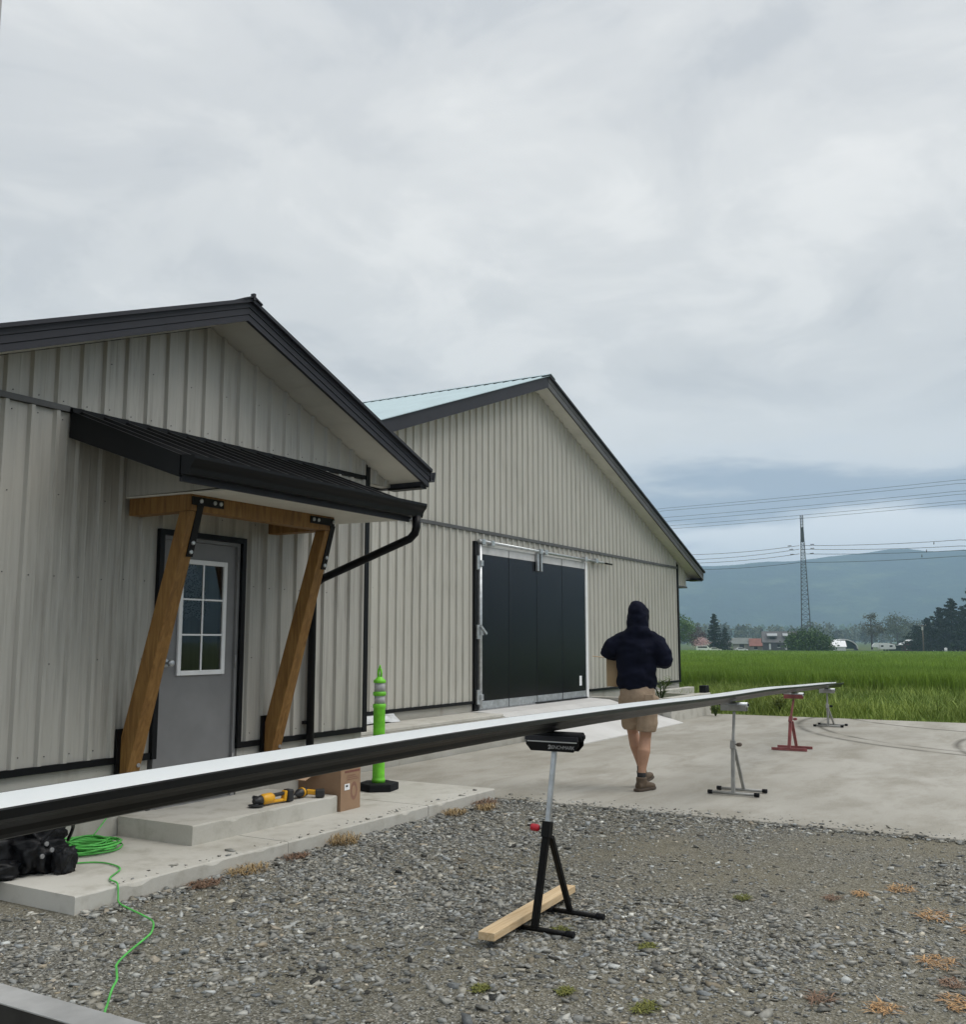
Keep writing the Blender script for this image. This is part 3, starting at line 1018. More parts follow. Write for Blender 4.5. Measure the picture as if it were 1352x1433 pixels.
# downspout: outlet, swept back to the wall, then down
xd = 7.105
path = [(xd, 4.835, gz0 + .01), (xd, 4.835, gz0 - .09), (xd, 4.85, gz0 - .14), (xd, 4.90, gz0 - .185), (xd, 5.86, gz0 - .50), (xd, 5.945, gz0 - .545), (xd, 5.975, gz0 - .62), (xd, 5.975, .14)]
pts2 = []
for i, p in enumerate(path):
    pts2.append(p)
MB().tube(pts2, .036, 12).build('downspout', M_BLACK, canopy)
for z in (0.75, 1.75):
    MB().box(xd - .05, xd + .05, 5.985, 6.03, z, z + .03).build('downspout_strap', M_BLACK, canopy)
# timbers
for x in (XB0, XB1):
    MB().box(x - T / 2, x + T / 2, YH + T / 2 + .002, W1 - .022, 2.425, 2.56).build('beam', M_CEDAR, canopy, .006)
MB().box(XB0 - T / 2 - .002, XB1 + T / 2 + .002, YH - T / 2, YH + T / 2, 2.425, 2.565).build('header_beam', M_CEDAR, canopy, .006)
for x in (XB0, XB1):
    top, ft = V(x, YH, 2.424), V(x, 5.955, .44)
    br = MB()
    d = (ft - top).normalized()
    hw = T / 2
    yt0, yt1 = YH - hw, YH + hw * .95
    yb0, yb1 = 5.955, 6.004
    br.prism([(yt0 + .005, 2.4235), (yt1, 2.4235), (6.004, .80), (6.004, .44), (yb0, .44)], x - hw, x + hw, 'x')
    br.build('brace', M_CEDAR, canopy, .006)
    MB().box(x - hw - .03, x + hw - .02, 6.006, 6.0275, .40, .86).build('foot_plate', M_BRACKET, canopy)
    # angled strap bracket on the front of header and brace
    s = -1 if x == XB1 else 1
    xc = x + (s * .02 if s > 0 else -s * .02)
    MB().box(min(x + s * -.05, x + s * .26), max(x + s * -.05, x + s * .26), YH - hw - .011, YH - hw - .001, 2.468, 2.528).build('strap_bracket', M_BRACKET, canopy, .002)
    zt_, zb_ = 2.468, 2.10
    fy = lambda z: yt0 + .005 + (yb0 - yt0 - .005) * (2.4235 - z) / (2.4235 - .44)
    xo = x + .032
    MB().hexa([(xo - .03, fy(zb_) - .012, zb_), (xo + .03, fy(zb_) - .012, zb_), (xo + .03, fy(zb_) - .002, zb_), (xo - .03, fy(zb_) - .002, zb_),
               (xo - .03, YH - hw - .011, zt_), (xo + .03, YH - hw - .011, zt_), (xo + .03, YH - hw - .001, zt_), (xo - .03, YH - hw - .001, zt_)]).build('strap_bracket', M_BRACKET, canopy, .002)
    for bx, bz, by in ((x + s * .165, 2.50, YH - hw - .011), (x + s * .225, 2.50, YH - hw - .011), (xo, 2.50, YH - hw - .011), (xo, 2.20, fy(2.20) - .012), (xo, 2.135, fy(2.135) - .012)):
        MB().tube([(bx, by + .004, bz), (bx, by - .008, bz), (bx, by - .011, bz)], [.016, .016, .010], 8).build('bolt', M_GALV, canopy)
    MB().tube([(x + .03, fy(.60) + .004, .60), (x + .03, fy(.60) - .008, .60)], .016, 8).build('bolt', M_STEEL, canopy)
adopt(shop, bf)

# ------------------------------------------------------------------ big building
W2 = 8.0
BX, BZ, S2 = 15.45, 5.965, 0.353
barn = thing('metal_barn', 'large beige ribbed-metal barn with black loading door and pale blue roof', 'building', (15.45, 8.0, 0))
bf = names()
XL2, XR2 = 8.78, 22.81
GZ2 = gable(BX, BZ - .005, S2)
MB().prism([(XL2, .52), (13.36, .52), (13.36, 3.02), (17.55, 3.02), (17.55, .52), (XR2, .52), (XR2, 3.36), (BX, BZ - .02), (XL2, 3.60)], W2 + .012, 24).build('wall', M_SIDF)
MB().box(XL2, 13.35, W2 + .008, 24, -.01, .535).build('foundation', M_CAST)
MB().box(17.56, XR2, W2 + .008, 24, -.3, .535).build('foundation', M_CAST)
clad(None, M_SIDF, XL2, XR2 - .03, const(.575), const(3.19), W2, [(13.33, 17.60, 0.2, 3.05)])
clad(None, M_SIDF, XL2, XR2 - .03, const(3.245), GZ2, W2)
siding_panel(None, M_SIDF, XR2 + .035, 23.45, const(2.80), lambda x: GZ2(x), W2, None)
MB().box(XR2 + .03, 23.45, W2 + .012, W2 + .3, 2.80, 3.14).build('eave_box', M_SIDF)
MB().box(XR2 + .03, 23.47, W2 - .03, W2 + .3, 2.76, 2.80).build('eave_trim', M_GREYTRIM)
for a, b in ((XL2, 13.32), (17.61, XR2 + .02)):
    MB().box(a, b, W2 - .03, W2 + .012, .53, .575).build('base_trim', M_BLACK)
MB().box(XL2, XR2 - .03, W2 - .034, W2 + .012, 3.192, 3.243).build('band_trim', M_GREYTRIM)
MB().box(XR2 - .03, XR2 + .035, W2 - .034, W2 + .012, .53, 3.30).build('corner_trim', M_BLACK)
sc = []
for zz in (0.63, 1.4, 2.2, 3.13, 3.31, 3.95, 4.6):
    k = 0
    while RIB0 + k * PITCHR < XR2:
        x = RIB0 + k * PITCHR + .05
        k += 1
        if XL2 + .05 < x < XR2 - .1 and zz < GZ2(x) - .06 and not (13.2 < x < 17.7 and zz < 3.1) and k % 2:
            sc.append((x, zz + random.uniform(-.012, .012)))
screws(None, M_GREYTRIM, sc, W2)
YF2 = 7.70
for sgn, xe in ((-1, 8.70), (1, 23.92)):
    rake(None, xe, BZ - S2 * abs(xe - BX) - .012, BX, BZ - .012, YF2, .21, M_CHAR if sgn < 0 else M_GREYTRIM, 1 if sgn < 0 else 2)
    n = 16
    for k in range(n):
        xa, xb = BX + (xe - BX) * k / n, BX + (xe - BX) * (k + 1) / n
        g = .0025 * sgn
        za, zb_ = BZ - S2 * abs(xa - BX), BZ - S2 * abs(xb - BX)
        MB().prism([(xa + g, za), (xb - g, zb_), (xb - g, zb_ + .012), (xa + g, za + .012)], YF2 + .03, W2 + .012).build('soffit_panel', M_SOFFIT)
MB().hexa([(8.70, YF2 - .03, BZ + .195 - S2 * 6.75), (BX, YF2 - .03, BZ + .195), (BX, 24, BZ + .195), (8.70, 24, BZ + .195 - S2 * 6.75),
           (8.70, YF2 - .03, BZ + .203 - S2 * 6.75), (BX, YF2 - .03, BZ + .203), (BX, 24, BZ + .203), (8.70, 24, BZ + .203 - S2 * 6.75)]).build('roof_deck', M_ROOF)
MB().hexa([(BX, YF2 - .04, BZ + .18), (23.95, YF2 - .04, BZ + .18 - S2 * 8.5), (23.95, 24, BZ + .18 - S2 * 8.5), (BX, 24, BZ + .18),
           (BX, YF2 - .04, BZ + .222), (23.95, YF2 - .04, BZ + .222 - S2 * 8.5), (23.95, 24, BZ + .222 - S2 * 8.5), (BX, 24, BZ + .222)]).build('roof', M_CHAR)
y = YF2 - .03
while y < 16:                                                # roof sheets, ribs running down the slope
    b = y + PITCHR * 4
    prof = []
    for k in range(4):
        c = y + PITCHR * (k + .5)
        prof += [(c - .03, 0), (c - .012, .018), (c + .012, .018), (c + .03, 0)]
    prof = [(y, 0)] + prof + [(b, 0)]
    n = len(prof)
    zz = lambda x: BZ + .204 - S2 * (BX - x)
    v = [(8.68, q, zz(8.68) + h) for q, h in prof] + [(BX, q, zz(BX) + h) for q, h in prof]
    MB().add(v, [(i, n + i, n + i + 1, i + 1) for i in range(n - 1)]).build('roof_sheet', M_ROOF)
    y = b
MB().prism([(BX - .16, BZ + .168), (BX - .02, BZ + .218), (BX - .02, BZ + .20), (BX - .16, BZ + .15)], YF2 - .02, 23.9).build('ridge_closure', M_BLACK)
MB().prism([(BX - .18, BZ + .166), (BX, BZ + .23), (BX + .18, BZ + .166), (BX + .18, BZ + .172), (BX, BZ + .238), (BX - .18, BZ + .172)], YF2 - .05, 24).build('ridge_cap', M_ROOF)
zl = BZ - S2 * (23.92 - BX)
MB().box(23.47, 23.92, YF2 + .031, W2 + .02, zl - .03, zl - .011).build('eave_return', M_BLACK)
MB().prism([(23.475, zl - .01), (23.79, zl - .01), (23.79, zl + .04), (23.475, zl + .15)], W2 + .0, W2 + .02).build('eave_end', M_SIDF)
MB().box(23.80, 23.90, YF2 + .031, 24, zl - .01, zl + .16).build('eave_fascia', M_CHAR)

# loading door: frame with four dark leaves and galvanised gear
OX0, OX1, OZ0, OZ1 = 13.46, 17.50, .425, 2.98
ldoor = MB()
ldoor.box(13.36, 17.55, W2 + .06, W2 + .10, .40, 3.02)
ldoor = ldoor.build('loading_door', M_WHITE)
MB().box(13.33, 13.42, W2 - .045, W2 + .06, .40, 3.05).build('door_post', M_BLACK, ldoor)
MB().box(17.51, 17.60, W2 - .03, W2 + .06, .40, 2.99).build('door_post', M_WHITE, ldoor)
MB().box(13.42, 17.60, W2 - .02, W2 + .06, 2.99, 3.05).build('door_head', M_WHITE, ldoor)
w = (OX1 - OX0 - .0) / 4
for k in range(4):
    a, b = OX0 + .05 * (k == 0) + k * w + .006, OX0 + (k + 1) * w - .006
    lf = MB().box(a, b, W2 - .018, W2 + .055, .56, 2.86).build('door_leaf', M_DOORDARK, ldoor, .004)
    MB().box(a, b, W2 - .016, W2 + .05, 2.863, 2.985).build('top_rail', mat('rail_offwhite', (0.56, 0.56, 0.56), .5, var=.12, var_scale=5), ldoor, .003)
    MB().box(a, b, W2 - .016, W2 + .05, .43, .557).build('bottom_rail', M_GALV, ldoor, .003)
    if k < 3:
        MB().box(b + .001, b + .011, W2 - .02, W2 + .05, .43, 2.98).build('astragal', M_BLACK, ldoor)
MB().box(13.42, 17.55, W2 - .06, W2 + .06, .405, .428).build('threshold', M_STEEL, ldoor)
MB().tube([(13.47, W2 - .055, .45), (13.47, W2 - .055, 3.0)], .034, 12).build('lock_rod', M_GALV, ldoor)
MB().tube([(13.40, W2 - .07, 3.055), (18.30, W2 - .07, 3.03)], .026, 10).build('track_rail', M_GALV, ldoor)
MB().tube([(18.30, W2 - .07, 3.03), (18.72, W2 - .07, 3.028)], .018, 8).build('rail_end', M_BLACK, ldoor)
for z in (.52, 1.52, 2.60):
    MB().box(13.36, 13.46, W2 - .075, W2 - .047, z, z + .22).build('hinge_plate', M_GALV, ldoor, .003)
    MB().box(13.43, 13.51, W2 - .10, W2 - .03, z + .06, z + .15).build('hinge_clamp', M_GALV, ldoor, .006)
MB().bar((13.42, W2 - .10, 1.72), (13.56, W2 - .12, 1.60), .025, .035).build('latch_handle', M_GALV, ldoor)
for x, dz in ((13.46, 0), (13.75, 0), (15.46, 0), (15.66, 0), (17.35, 0), (17.85, 0)):
    MB().box(x, x + .10, W2 - .11, W2 - .02, 3.0, 3.09).build('rail_bracket', M_GALV, ldoor, .006)
for x in (15.42, 15.55):
    MB().box(x, x + .055, W2 - .075, W2 - .03, 2.70, 3.01).build('roller_hanger', M_GALV, ldoor, .004)
MB().box(17.20, 17.30, W2 - .022, W2 - .019, .66, .84).build('white_sticker', M_WHITE, ldoor)
MB().box(15.38, 17.45, W2 - .075, W2 - .022, .428, .447).build('floor_track', M_BLACK, ldoor)
# membrane flap on the foundation
mb = MB()
rows = []
for i in range(9):
    x = 9.6 + i * .2
    rows.append([(x, W2 - .022 - .015 * random.random(), .52), (x, W2 - .05 - .03 * random.random(), .50 - .02 * random.random()), (x + .03, W2 - .10 - .04 * random.random(), .46 - .03 * random.random() - .04 * (i > 6))])
for i in range(8):
    mb.add(rows[i] + rows[i + 1], [(0, 1, 4, 3), (1, 2, 5, 4)])
fo = mb.build('membrane_flap', mat('foil', (0.62, 0.63, 0.63), .35, metal=.5, var=.2, var_scale=12))
so = fo.modifiers.new('s', 'SOLIDIFY')
so.thickness = .004
adopt(barn, bf)

# ------------------------------------------------------------------ planter walls beside the ramp
pw = thing('retaining_wall', 'low pale concrete retaining wall round a weedy bed beside the loading ramp', 'wall', (18.8, 6.9, 0))
bf = names()
MB().box(17.62, 19.95, 6.34, 6.52, -.01, .455).build('wall_run', M_PALE, None, .012)
MB().box(17.62, 17.80, 6.523, 7.98, -.01, .44).build('wall_run', M_CAST, None, .012)
MB().box(19.80, 23.0, 7.70, 7.88, -.012, .42).build('wall_run', M_PALE, None, .012)
MB().box(19.78, 19.94, 6.523, 7.697, -.012, .43).build('wall_run', M_CAST, None, .012)
MB().box(17.803, 19.777, 6.523, 7.697, -.01, .30).build('soil_fill', MATS['verge_floor'])
adopt(pw, bf)
pb = MB().box(19.70, 19.92, 6.36, 6.50, .456, .60).build('black_cap_block', M_RUBBER, None, .012)
tag(pb, 'small black rubber block on the end of the retaining wall', 'block')


def weed(x, y, z, h, n, label, m, group=None, spread=.5, seed=0, name='weed_plant', cat='plant'):
    rs = random.Random(seed)
    root = thing(name, label, cat, (x, y, z), 0, group)
    st = MB()
    lv, lf = [], []
    for i in range(n):
        a = rs.uniform(0, 6.28)
        tip = V(math.cos(a) * h * spread * rs.uniform(.2, 1), math.sin(a) * h * spread * rs.uniform(.2, 1), h * rs.uniform(.6, 1))
        mid = tip * .5 + V(0, 0, h * .12)
        st.tube([(0, 0, 0), mid, tip], [.008 * h / .4, .006 * h / .4, .002], 5)
        for k in range(14):
            t = rs.uniform(.25, 1)
            p = mid * (2 * t) if t < .5 else mid + (tip - mid) * (2 * t - 1)
            b = rs.uniform(0, 6.28)
            d = V(math.cos(b), math.sin(b), rs.uniform(-.1, .7)).normalized() * h * rs.uniform(.16, .32)
            s_ = d.cross(V(0, 0, 1)).normalized() * h * .035
            k0 = len(lv)
            lv += [p, p + d * .5 + s_, p + d, p + d * .5 - s_ + V(0, 0, -.01)]
            lf += [(k0, k0 + 1, k0 + 2), (k0, k0 + 2, k0 + 3)]
    st.build('stem', m, root)
    o = np_mesh('foliage', [tuple(v) for v in lv], lf, m, np.repeat(np.array([rs.random() for _ in range(len(lv) // 4)]), 4), root)
    kind(o, 'stuff')
    return root


LM_WEED = leaf_mat('weed_leaf', (0.05, 0.085, 0.018), (0.14, 0.19, 0.045))
weed(18.75, 6.95, .30, .55, 7, 'leafy green weed growing against the barn foundation corner', LM_WEED, seed=2)
weed(19.55, 6.13, .0, .32, 7, 'small weed at the foot of the pale retaining wall', LM_WEED, seed=3)
weed(20.25, 6.35, .0, .34, 6, 'second small weed just past the end of the retaining wall', LM_WEED, seed=4)
weed(20.7, 5.2, .0, .55, 7, 'taller yellowish weed at the edge of the yard slab', leaf_mat('weed_leaf2', (0.10, 0.13, 0.02), (0.24, 0.27, 0.06)), seed=6)

# ------------------------------------------------------------------ gutter length on the stands
GX = [1.0, 1.4, 2.0, 2.8, 4.0, 5.0, 5.6, 6.4, 7.5, 8.6, 9.8, 11.0, 12.0, 13.0, 14.1, 15.5, 17.0, 18.2, 19.3, 20.3]
GZ = [1.067, 1.066, 1.063, 1.058, 1.042, 1.022, 1.008, .992, .962, .93, .905, .885, .863, .832, .797, .757, .715, .682, .645, .602]
gy = lambda x: 2.36 + .0965 * (x - 5) - .004
xs_ = np.linspace(.55, 20.3, 90)
zs_ = np.interp(xs_, GX, GZ)
zs_ = np.convolve(np.pad(zs_, 4, mode='edge'), np.ones(9) / 9, 'valid')


def sweep_profile(prof, name, m, parent=None, closed=True, tw=None):
    n = len(prof)
    mb = MB()
    v = []
    for i, x in enumerate(xs_):
        t = 0.0 if tw is None else tw(x)
        for a, b in prof:                 # a across (towards -Y is front), b up
            a2, b2 = a * math.cos(t) - b * math.sin(t), a * math.sin(t) + b * math.cos(t)
            v.append((x - a2 * .096, gy(x) + a2, zs_[i] + b2))
    f = []
    for i in range(len(xs_) - 1):
        for k in range(n if closed else n - 1):
            a, b = i * n + k, i * n + (k + 1) % n
            f.append((a, a + n, b + n, b))
    f.append(tuple(range(n - 1, -1, -1)))
    f.append(tuple((len(xs_) - 1) * n + k for k in range(n)))
    mb.add(v, f)
    return mb.build(name, m, parent)


gut = thing('gutter_length', 'very long black gutter with white inside laid across roller stands', 'gutter', (5, 2.36, 0))
bf = names()
M_GUT = mat('gutter_black', (0.003, 0.003, 0.0033), 0.36, spec=.25, var=.15, var_scale=2, rough_var=.05, bump=.03, bump_scale=5)
M_GUTW = mat('gutter_white', (0.80, 0.82, 0.82), 0.4, var=.03, var_scale=3)
# outer shell (black): back, floor, ogee front with rolled lip
o_pts = [(.128, .089), (.128, 0), (.045, 0), (.036, .004), (.028, .014), (.022, .028), (.006, .041), (-.010, .049), (-.019, .056), (-.019, .076), (-.006, .078), (-.006, .073), (-.014, .071), (-.014, .059)]
i_pts = [(-.007, .052), (.009, .0445), (.025, .031), (.031, .017), (.039, .0075), (.047, .0035), (.1255, .0035), (.1255, .089)]
sweep_profile(o_pts + i_pts, 'gutter_shell', M_GUT)
w_pts = [(-.006, .0545), (.010, .047), (.027, .033), (.033, .019), (.041, .010), (.048, .006), (.1235, .006), (.1235, .0885), (.1253, .0885), (.1253, .0038), (.047, .0038), (.0393, .0079), (.0313, .0174), (.0253, .0314), (.0093, .0449), (-.0067, .0524)]
sweep_profile(w_pts, 'white_lining', M_GUTW)
adopt(gut, bf)


# ------------------------------------------------------------------ roller stands
def gutz(x):
    return float(np.interp(x, xs_, zs_))


def stand(label, fx, yc, rx, style, hx, hy, group='roller stands under the gutter', lean=0.0):
    """fx: front foot x, rx: rear foot x, yc: centre y; head at (hx, hy) under the gutter"""
    root = thing('roller_stand', label, 'stand', (fx, yc, 0.0), 0, group)
    z0 = 0.006 if fx < 8.4 else 0.022
    M1, M2, M3 = style
    hz = gutz(hx) - .004
    L = .32 if fx < 8 else .47
    bf = names()
    for x in (fx, rx):
        if M1 is M_RED:
            MB().box(x - .014, x + .014, yc - L / 2, yc + L / 2, z0, z0 + .035).build('foot_bar', M1)
        else:
            MB().tube([(x, yc - L / 2, z0 + .018), (x, yc + L / 2, z0 + .018)], .015 if fx > 8 else .013, 10).build('foot_bar', M1)
            for e in (-1, 1):
                MB().tube([(x, yc + e * (L / 2 - .03), z0 + .019), (x, yc + e * (L / 2 + .014), z0 + .019)], .020 if fx > 8 else .0165, 10).build('foot_cap', M_RUBBER)
    zc = .53 if fx < 8 else hz * .56
    cx = fx + (hx - fx) * .35
    cyy = yc + (hy - yc) * .45 + lean
    if M1 is M_RED:
        MB().bar((fx, yc, z0 + .03), (cx, cyy, zc), .04, .04, (0, 1, 0)).build('mast', M1, None, .003)
        MB().bar((rx, yc - .02, z0 + .03), (cx + .03, cyy - .01, zc - .04), .022, .04, (0, 1, 0)).build('rear_leg', M1, None, .003)
    else:
        MB().bar((fx, yc + (.05 if fx < 8 else 0), z0 + .026), (cx, cyy, zc), .032, .036, (0, 1, 0)).build('mast', M1, None, .004)
        MB().bar((rx, yc + (.03 if fx < 8 else -.02), z0 + .026), (cx + .025, cyy - .008, zc - .05), .026, .03, (0, 1, 0)).build('rear_leg', M1, None, .004)
    cd = (V(hx, hy, hz - .1) - V(cx, cyy, zc)).normalized()
    c0 = V(cx, cyy, zc)
    MB().bar(c0 - cd * .05, c0 + cd * .03, .046, .046, (0, 1, 0)).build('collar', M1, None, .003)
    MB().bar(c0 + cd * .02, V(hx, hy, hz - .095), .025, .025, (0, 1, 0)).build('inner_tube', M2, None, .004)
    sk = 1 if fx < 8 else -1
    kb = c0 + V(-.004, sk * .022, -.005)
    MB().tube([kb, kb + V(-.004, sk * .020, 0)], .007, 8).build('knob_shaft', M_STEEL)
    ky = kb + V(-.006, sk * .018, 0)
    MB().tube([ky, ky + V(-.003, sk * .01, 0), ky + V(-.01, sk * .04, .003), ky + V(-.013, sk * .048, .003)], [.012, .019, .019, .012], 12).build('knob', M3)
    # head: folded channel with a roller
    Lh = .155 if fx < 8 else .125
    x0, x1 = hx - .035, hx + .035
    za, zb = hz - .105, hz - .03
    if fx < 8:
        prof = [(hy - Lh + .03, za), (hy + Lh - .03, za), (hy + Lh, za + .032), (hy + Lh, zb), (hy - Lh, zb), (hy - Lh, za + .032)]
    else:
        prof = [(hy - Lh, za + .02), (hy + Lh, za + .02), (hy + Lh, zb), (hy - Lh, zb)]
    MB().prism(prof, x0, x0 + .006, 'x').build('head_plate', M1)
    MB().prism(prof, x1 - .006, x1, 'x').build('head_plate', M1)
    MB().box(x0 + .0062, x1 - .0062, hy - Lh + .03, hy + Lh - .03, za + .022, za + .028).build('head_floor', M1)
    MB().tube([(hx, hy - Lh - .012, hz - .026), (hx, hy + Lh + .004, hz - .026)], .0245, 14).build('roller', M_GALV if fx > 8 else M_RUBBER)
    for e in (-1, 1):
        MB().tube([(hx, hy + e * (Lh + .006), hz - .026), (hx, hy + e * (Lh + .022), hz - .026)], .012, 8).build('axle_end', M_RUBBER)
    if fx < 8:
        MB().box(x0 - .002, x0 - .0002, hy - Lh + .008, hy + Lh - .008, zb - .028, zb - .022).build('white_stripe', M_WHITE)
        MB().box(x0 - .012, x0 - .0002, hy - Lh, hy + Lh, zb - .018, zb + .004).build('head_lip', M_CHAR)
        # printed name and small emblem
        tcu = bpy.data.curves.new('lettering', 'FONT')
        tcu.body = 'BENCHMARK'
        tcu.size = .026
        tcu.extrude = .0003
        tcu.shear = .15
        tcu.space_character = .92
        to = bpy.data.objects.new('lettering', tcu)
        col.objects.link(to)
        to.matrix_world = Matrix.Translation((x0 - .0012, hy + .015, za + .014)) @ Matrix.Rotation(R(-90), 4, 'Z') @ Matrix.Rotation(R(90), 4, 'X')
        bpy.context.view_layer.update()
        me = bpy.data.meshes.new_from_object(to.evaluated_get(bpy.context.evaluated_depsgraph_get()))
        me.transform(to.matrix_world)
        bpy.data.objects.remove(to, do_unlink=True)
        me.materials.clear()
        obj('lettering', me, mat('print_white', (0.42, 0.42, 0.42), .6))
        em = MB()
        for dz_ in (0, .014):
            em.prism([(hy + .022, za + .012 + dz_), (hy + .012, za + .012 + dz_), (hy + .008, za + .020 + dz_), (hy + .018, za + .020 + dz_)], x0 - .0016, x0 - .0004, 'x')
        em.build('emblem', mat('print_white', (0.42, 0.42, 0.42), .6))
    adopt(root, bf)
    return root


sty_black = (M_BRACKET, M_GALV, M_REDKNOB)
M_GREYST = mat('stand_grey', (0.30, 0.30, 0.285), .55, metal=.2, var=.25, var_scale=9)
M_DKNOB = mat('dark_knob', (0.10, 0.075, 0.06), .5)
stand('black folding roller stand with galvanized tube and red knob standing on gravel', 4.76, 2.43, 5.14, sty_black, 4.88, 2.415)
stand('grey roller stand with black foot caps and brown knob beside the red stand', 9.70, 2.89, 9.99, (M_GREYST, M_GREYST, M_DKNOB), 9.80, 2.885)
stand('red painted steel roller stand between two grey ones', 13.95, 3.37, 14.28, (M_RED, M_RED, M_RED), 14.10, 3.32)
stand('grey roller stand under the free drooping end of the gutter', 18.05, 3.68, 18.42, (M_GREYST, M_GREYST, M_RUBBER), 18.15, 3.70)

# stud lying over the feet of the black stand
stud = MB().bar((4.42, 2.572, .056), (5.50, 2.640, .056), .089, .039).build('lumber_stud', MATS['spruce'], None, .003)
tag(stud, 'pale wooden stud lying across the feet of the black roller stand', 'lumber')

# ------------------------------------------------------------------ delineator post
DX, DY, DZ = 7.82, 5.73, .10
dp = thing('delineator_post', 'lime green delineator post with grey bands on black rubber base', 'post', (DX, DY, DZ))
hexr = .195
MB().prism([(hexr * math.cos(R(60 * k + 12)), hexr * math.sin(R(60 * k + 12))) for k in range(6)], 0, .07, 'z').build('rubber_base', M_RUBBER, dp, .01)
MB().lathe((0, 0, 0), [(.064, .07), (.064, .10), (.059, .105), (.058, .12), (.056, .755), (.062, .765), (.063, .79), (.056, .80)], 24).build('post_body', M_GREEN, dp)
MB().lathe((0, 0, 0), [(.051, .80), (.051, .875)], 24).build('reflective_band', M_REFL, dp)
MB().lathe((0, 0, 0), [(.053, .875), (.061, .88), (.064, .895), (.061, .91), (.053, .915)], 24).build('collar_ring', M_GREEN, dp)
MB().lathe((0, 0, 0), [(.052, .915), (.052, .995)], 24).build('reflective_band', M_REFL, dp)
MB().lathe((0, 0, 0), [(.054, .995), (.060, 1.0), (.060, 1.02), (.040, 1.035), (.026, 1.05), (.022, 1.055)], 24).build('post_top', M_GREEN, dp)
MB().tube([(0, -.014, 1.05), (0, -.019, 1.09), (0, -.012, 1.125), (0, .002, 1.14), (0, .013, 1.12), (0, .018, 1.09), (0, .014, 1.05)], .011, 8).build('handle_loop', M_GREEN, dp)
MB().tube([(0, .0, 1.135), (-.002, -.006, 1.165)], [.012, .006], 8).build('handle_tip', M_GREEN, dp)
gp = thing('short_pipe', 'short grey pipe standing behind the cardboard box on the walkway', 'pipe', (7.55, 5.86, .1))
MB().tube([(0, 0, 0), (0, 0, .42)], .022, 10).build('pipe', M_GALV, gp)
MB().tube([(0, 0, 0), (0, 0, .014)], .05, 12).build('pipe_flange', M_GALV, gp)

# ------------------------------------------------------------------ cardboard box with open flaps
bx = thing('cardboard_box', 'open brown cardboard carton standing beside the doorstep', 'box', (6.805, 5.50, .10), R(1))
A, B, HB = .135, .225, .335
MB().box(-A, -A + .006, -B, B, 0, HB).build('side_panel', M_CARD, bx)
MB().box(A - .006, A, -B, B, 0, HB).build('side_panel', M_CARD, bx)
MB().box(-A + .006, A - .006, -B, -B + .006, 0, HB).build('side_panel', M_CARD, bx)
MB().box(-A + .006, A - .006, B - .006, B, 0, HB).build('side_panel', M_CARD, bx)
MB().box(-A + .006, A - .006, -B + .006, B - .006, .002, .008).build('bottom_panel', M_CARD, bx)
MB().hexa([(A, -.21, HB - .002), (A + .22, -.20, HB + .035), (A + .22, .17, HB + .035), (A, .21, HB - .002), (A, -.21, HB + .003), (A + .22, -.20, HB + .04), (A + .22, .17, HB + .04), (A, .21, HB + .003)]).build('flap', M_CARDIN, bx)
MB().hexa([(-A - .21, -.02, HB - .075), (-A, -.03, HB - .002), (-A, .21, HB - .002), (-A - .21, .20, HB - .075), (-A - .21, -.02, HB - .07), (-A, -.03, HB + .003), (-A, .21, HB + .003), (-A - .21, .20, HB - .07)]).build('flap', M_CARDIN, bx)
M_PRINT = mat('box_print', (0.19, 0.075, 0.055), .85)
M_PRINT2 = mat('box_print2', (0.24, 0.125, 0.085), .85)
MB().box(-.08, .125, -B - .0015, -B - .0002, HB - .03, HB - .014).build('printed_strip', M_PRINT, bx)
for k in range(3):
    MB().box(-.05, .105 - .02 * k, -B - .0015, -B - .0002, .245 + .016 * k, .250 + .016 * k).build('printed_line', M_PRINT2, bx)
ring = MB()
for k in range(20):
    a, b = 2 * math.pi * k / 20, 2 * math.pi * (k + 1) / 20
    ring.add([(.045 + .045 * math.cos(t) * r, -B - .0012, .15 + .075 * math.sin(t) * r) for t, r in ((a, 1), (b, 1), (b, .6), (a, .6))], [(0, 1, 2, 3)])
ring.build('printed_emblem', M_PRINT2, bx)
MB().box(-.085, -.015, -B - .002, -B - .0003, .165, .215).build('white_label', M_WHITE, bx)
MB().box(-.07, -.04, -B - .0026, -B - .0021, .19, .205).build('label_mark', M_TOOLBLACK, bx)


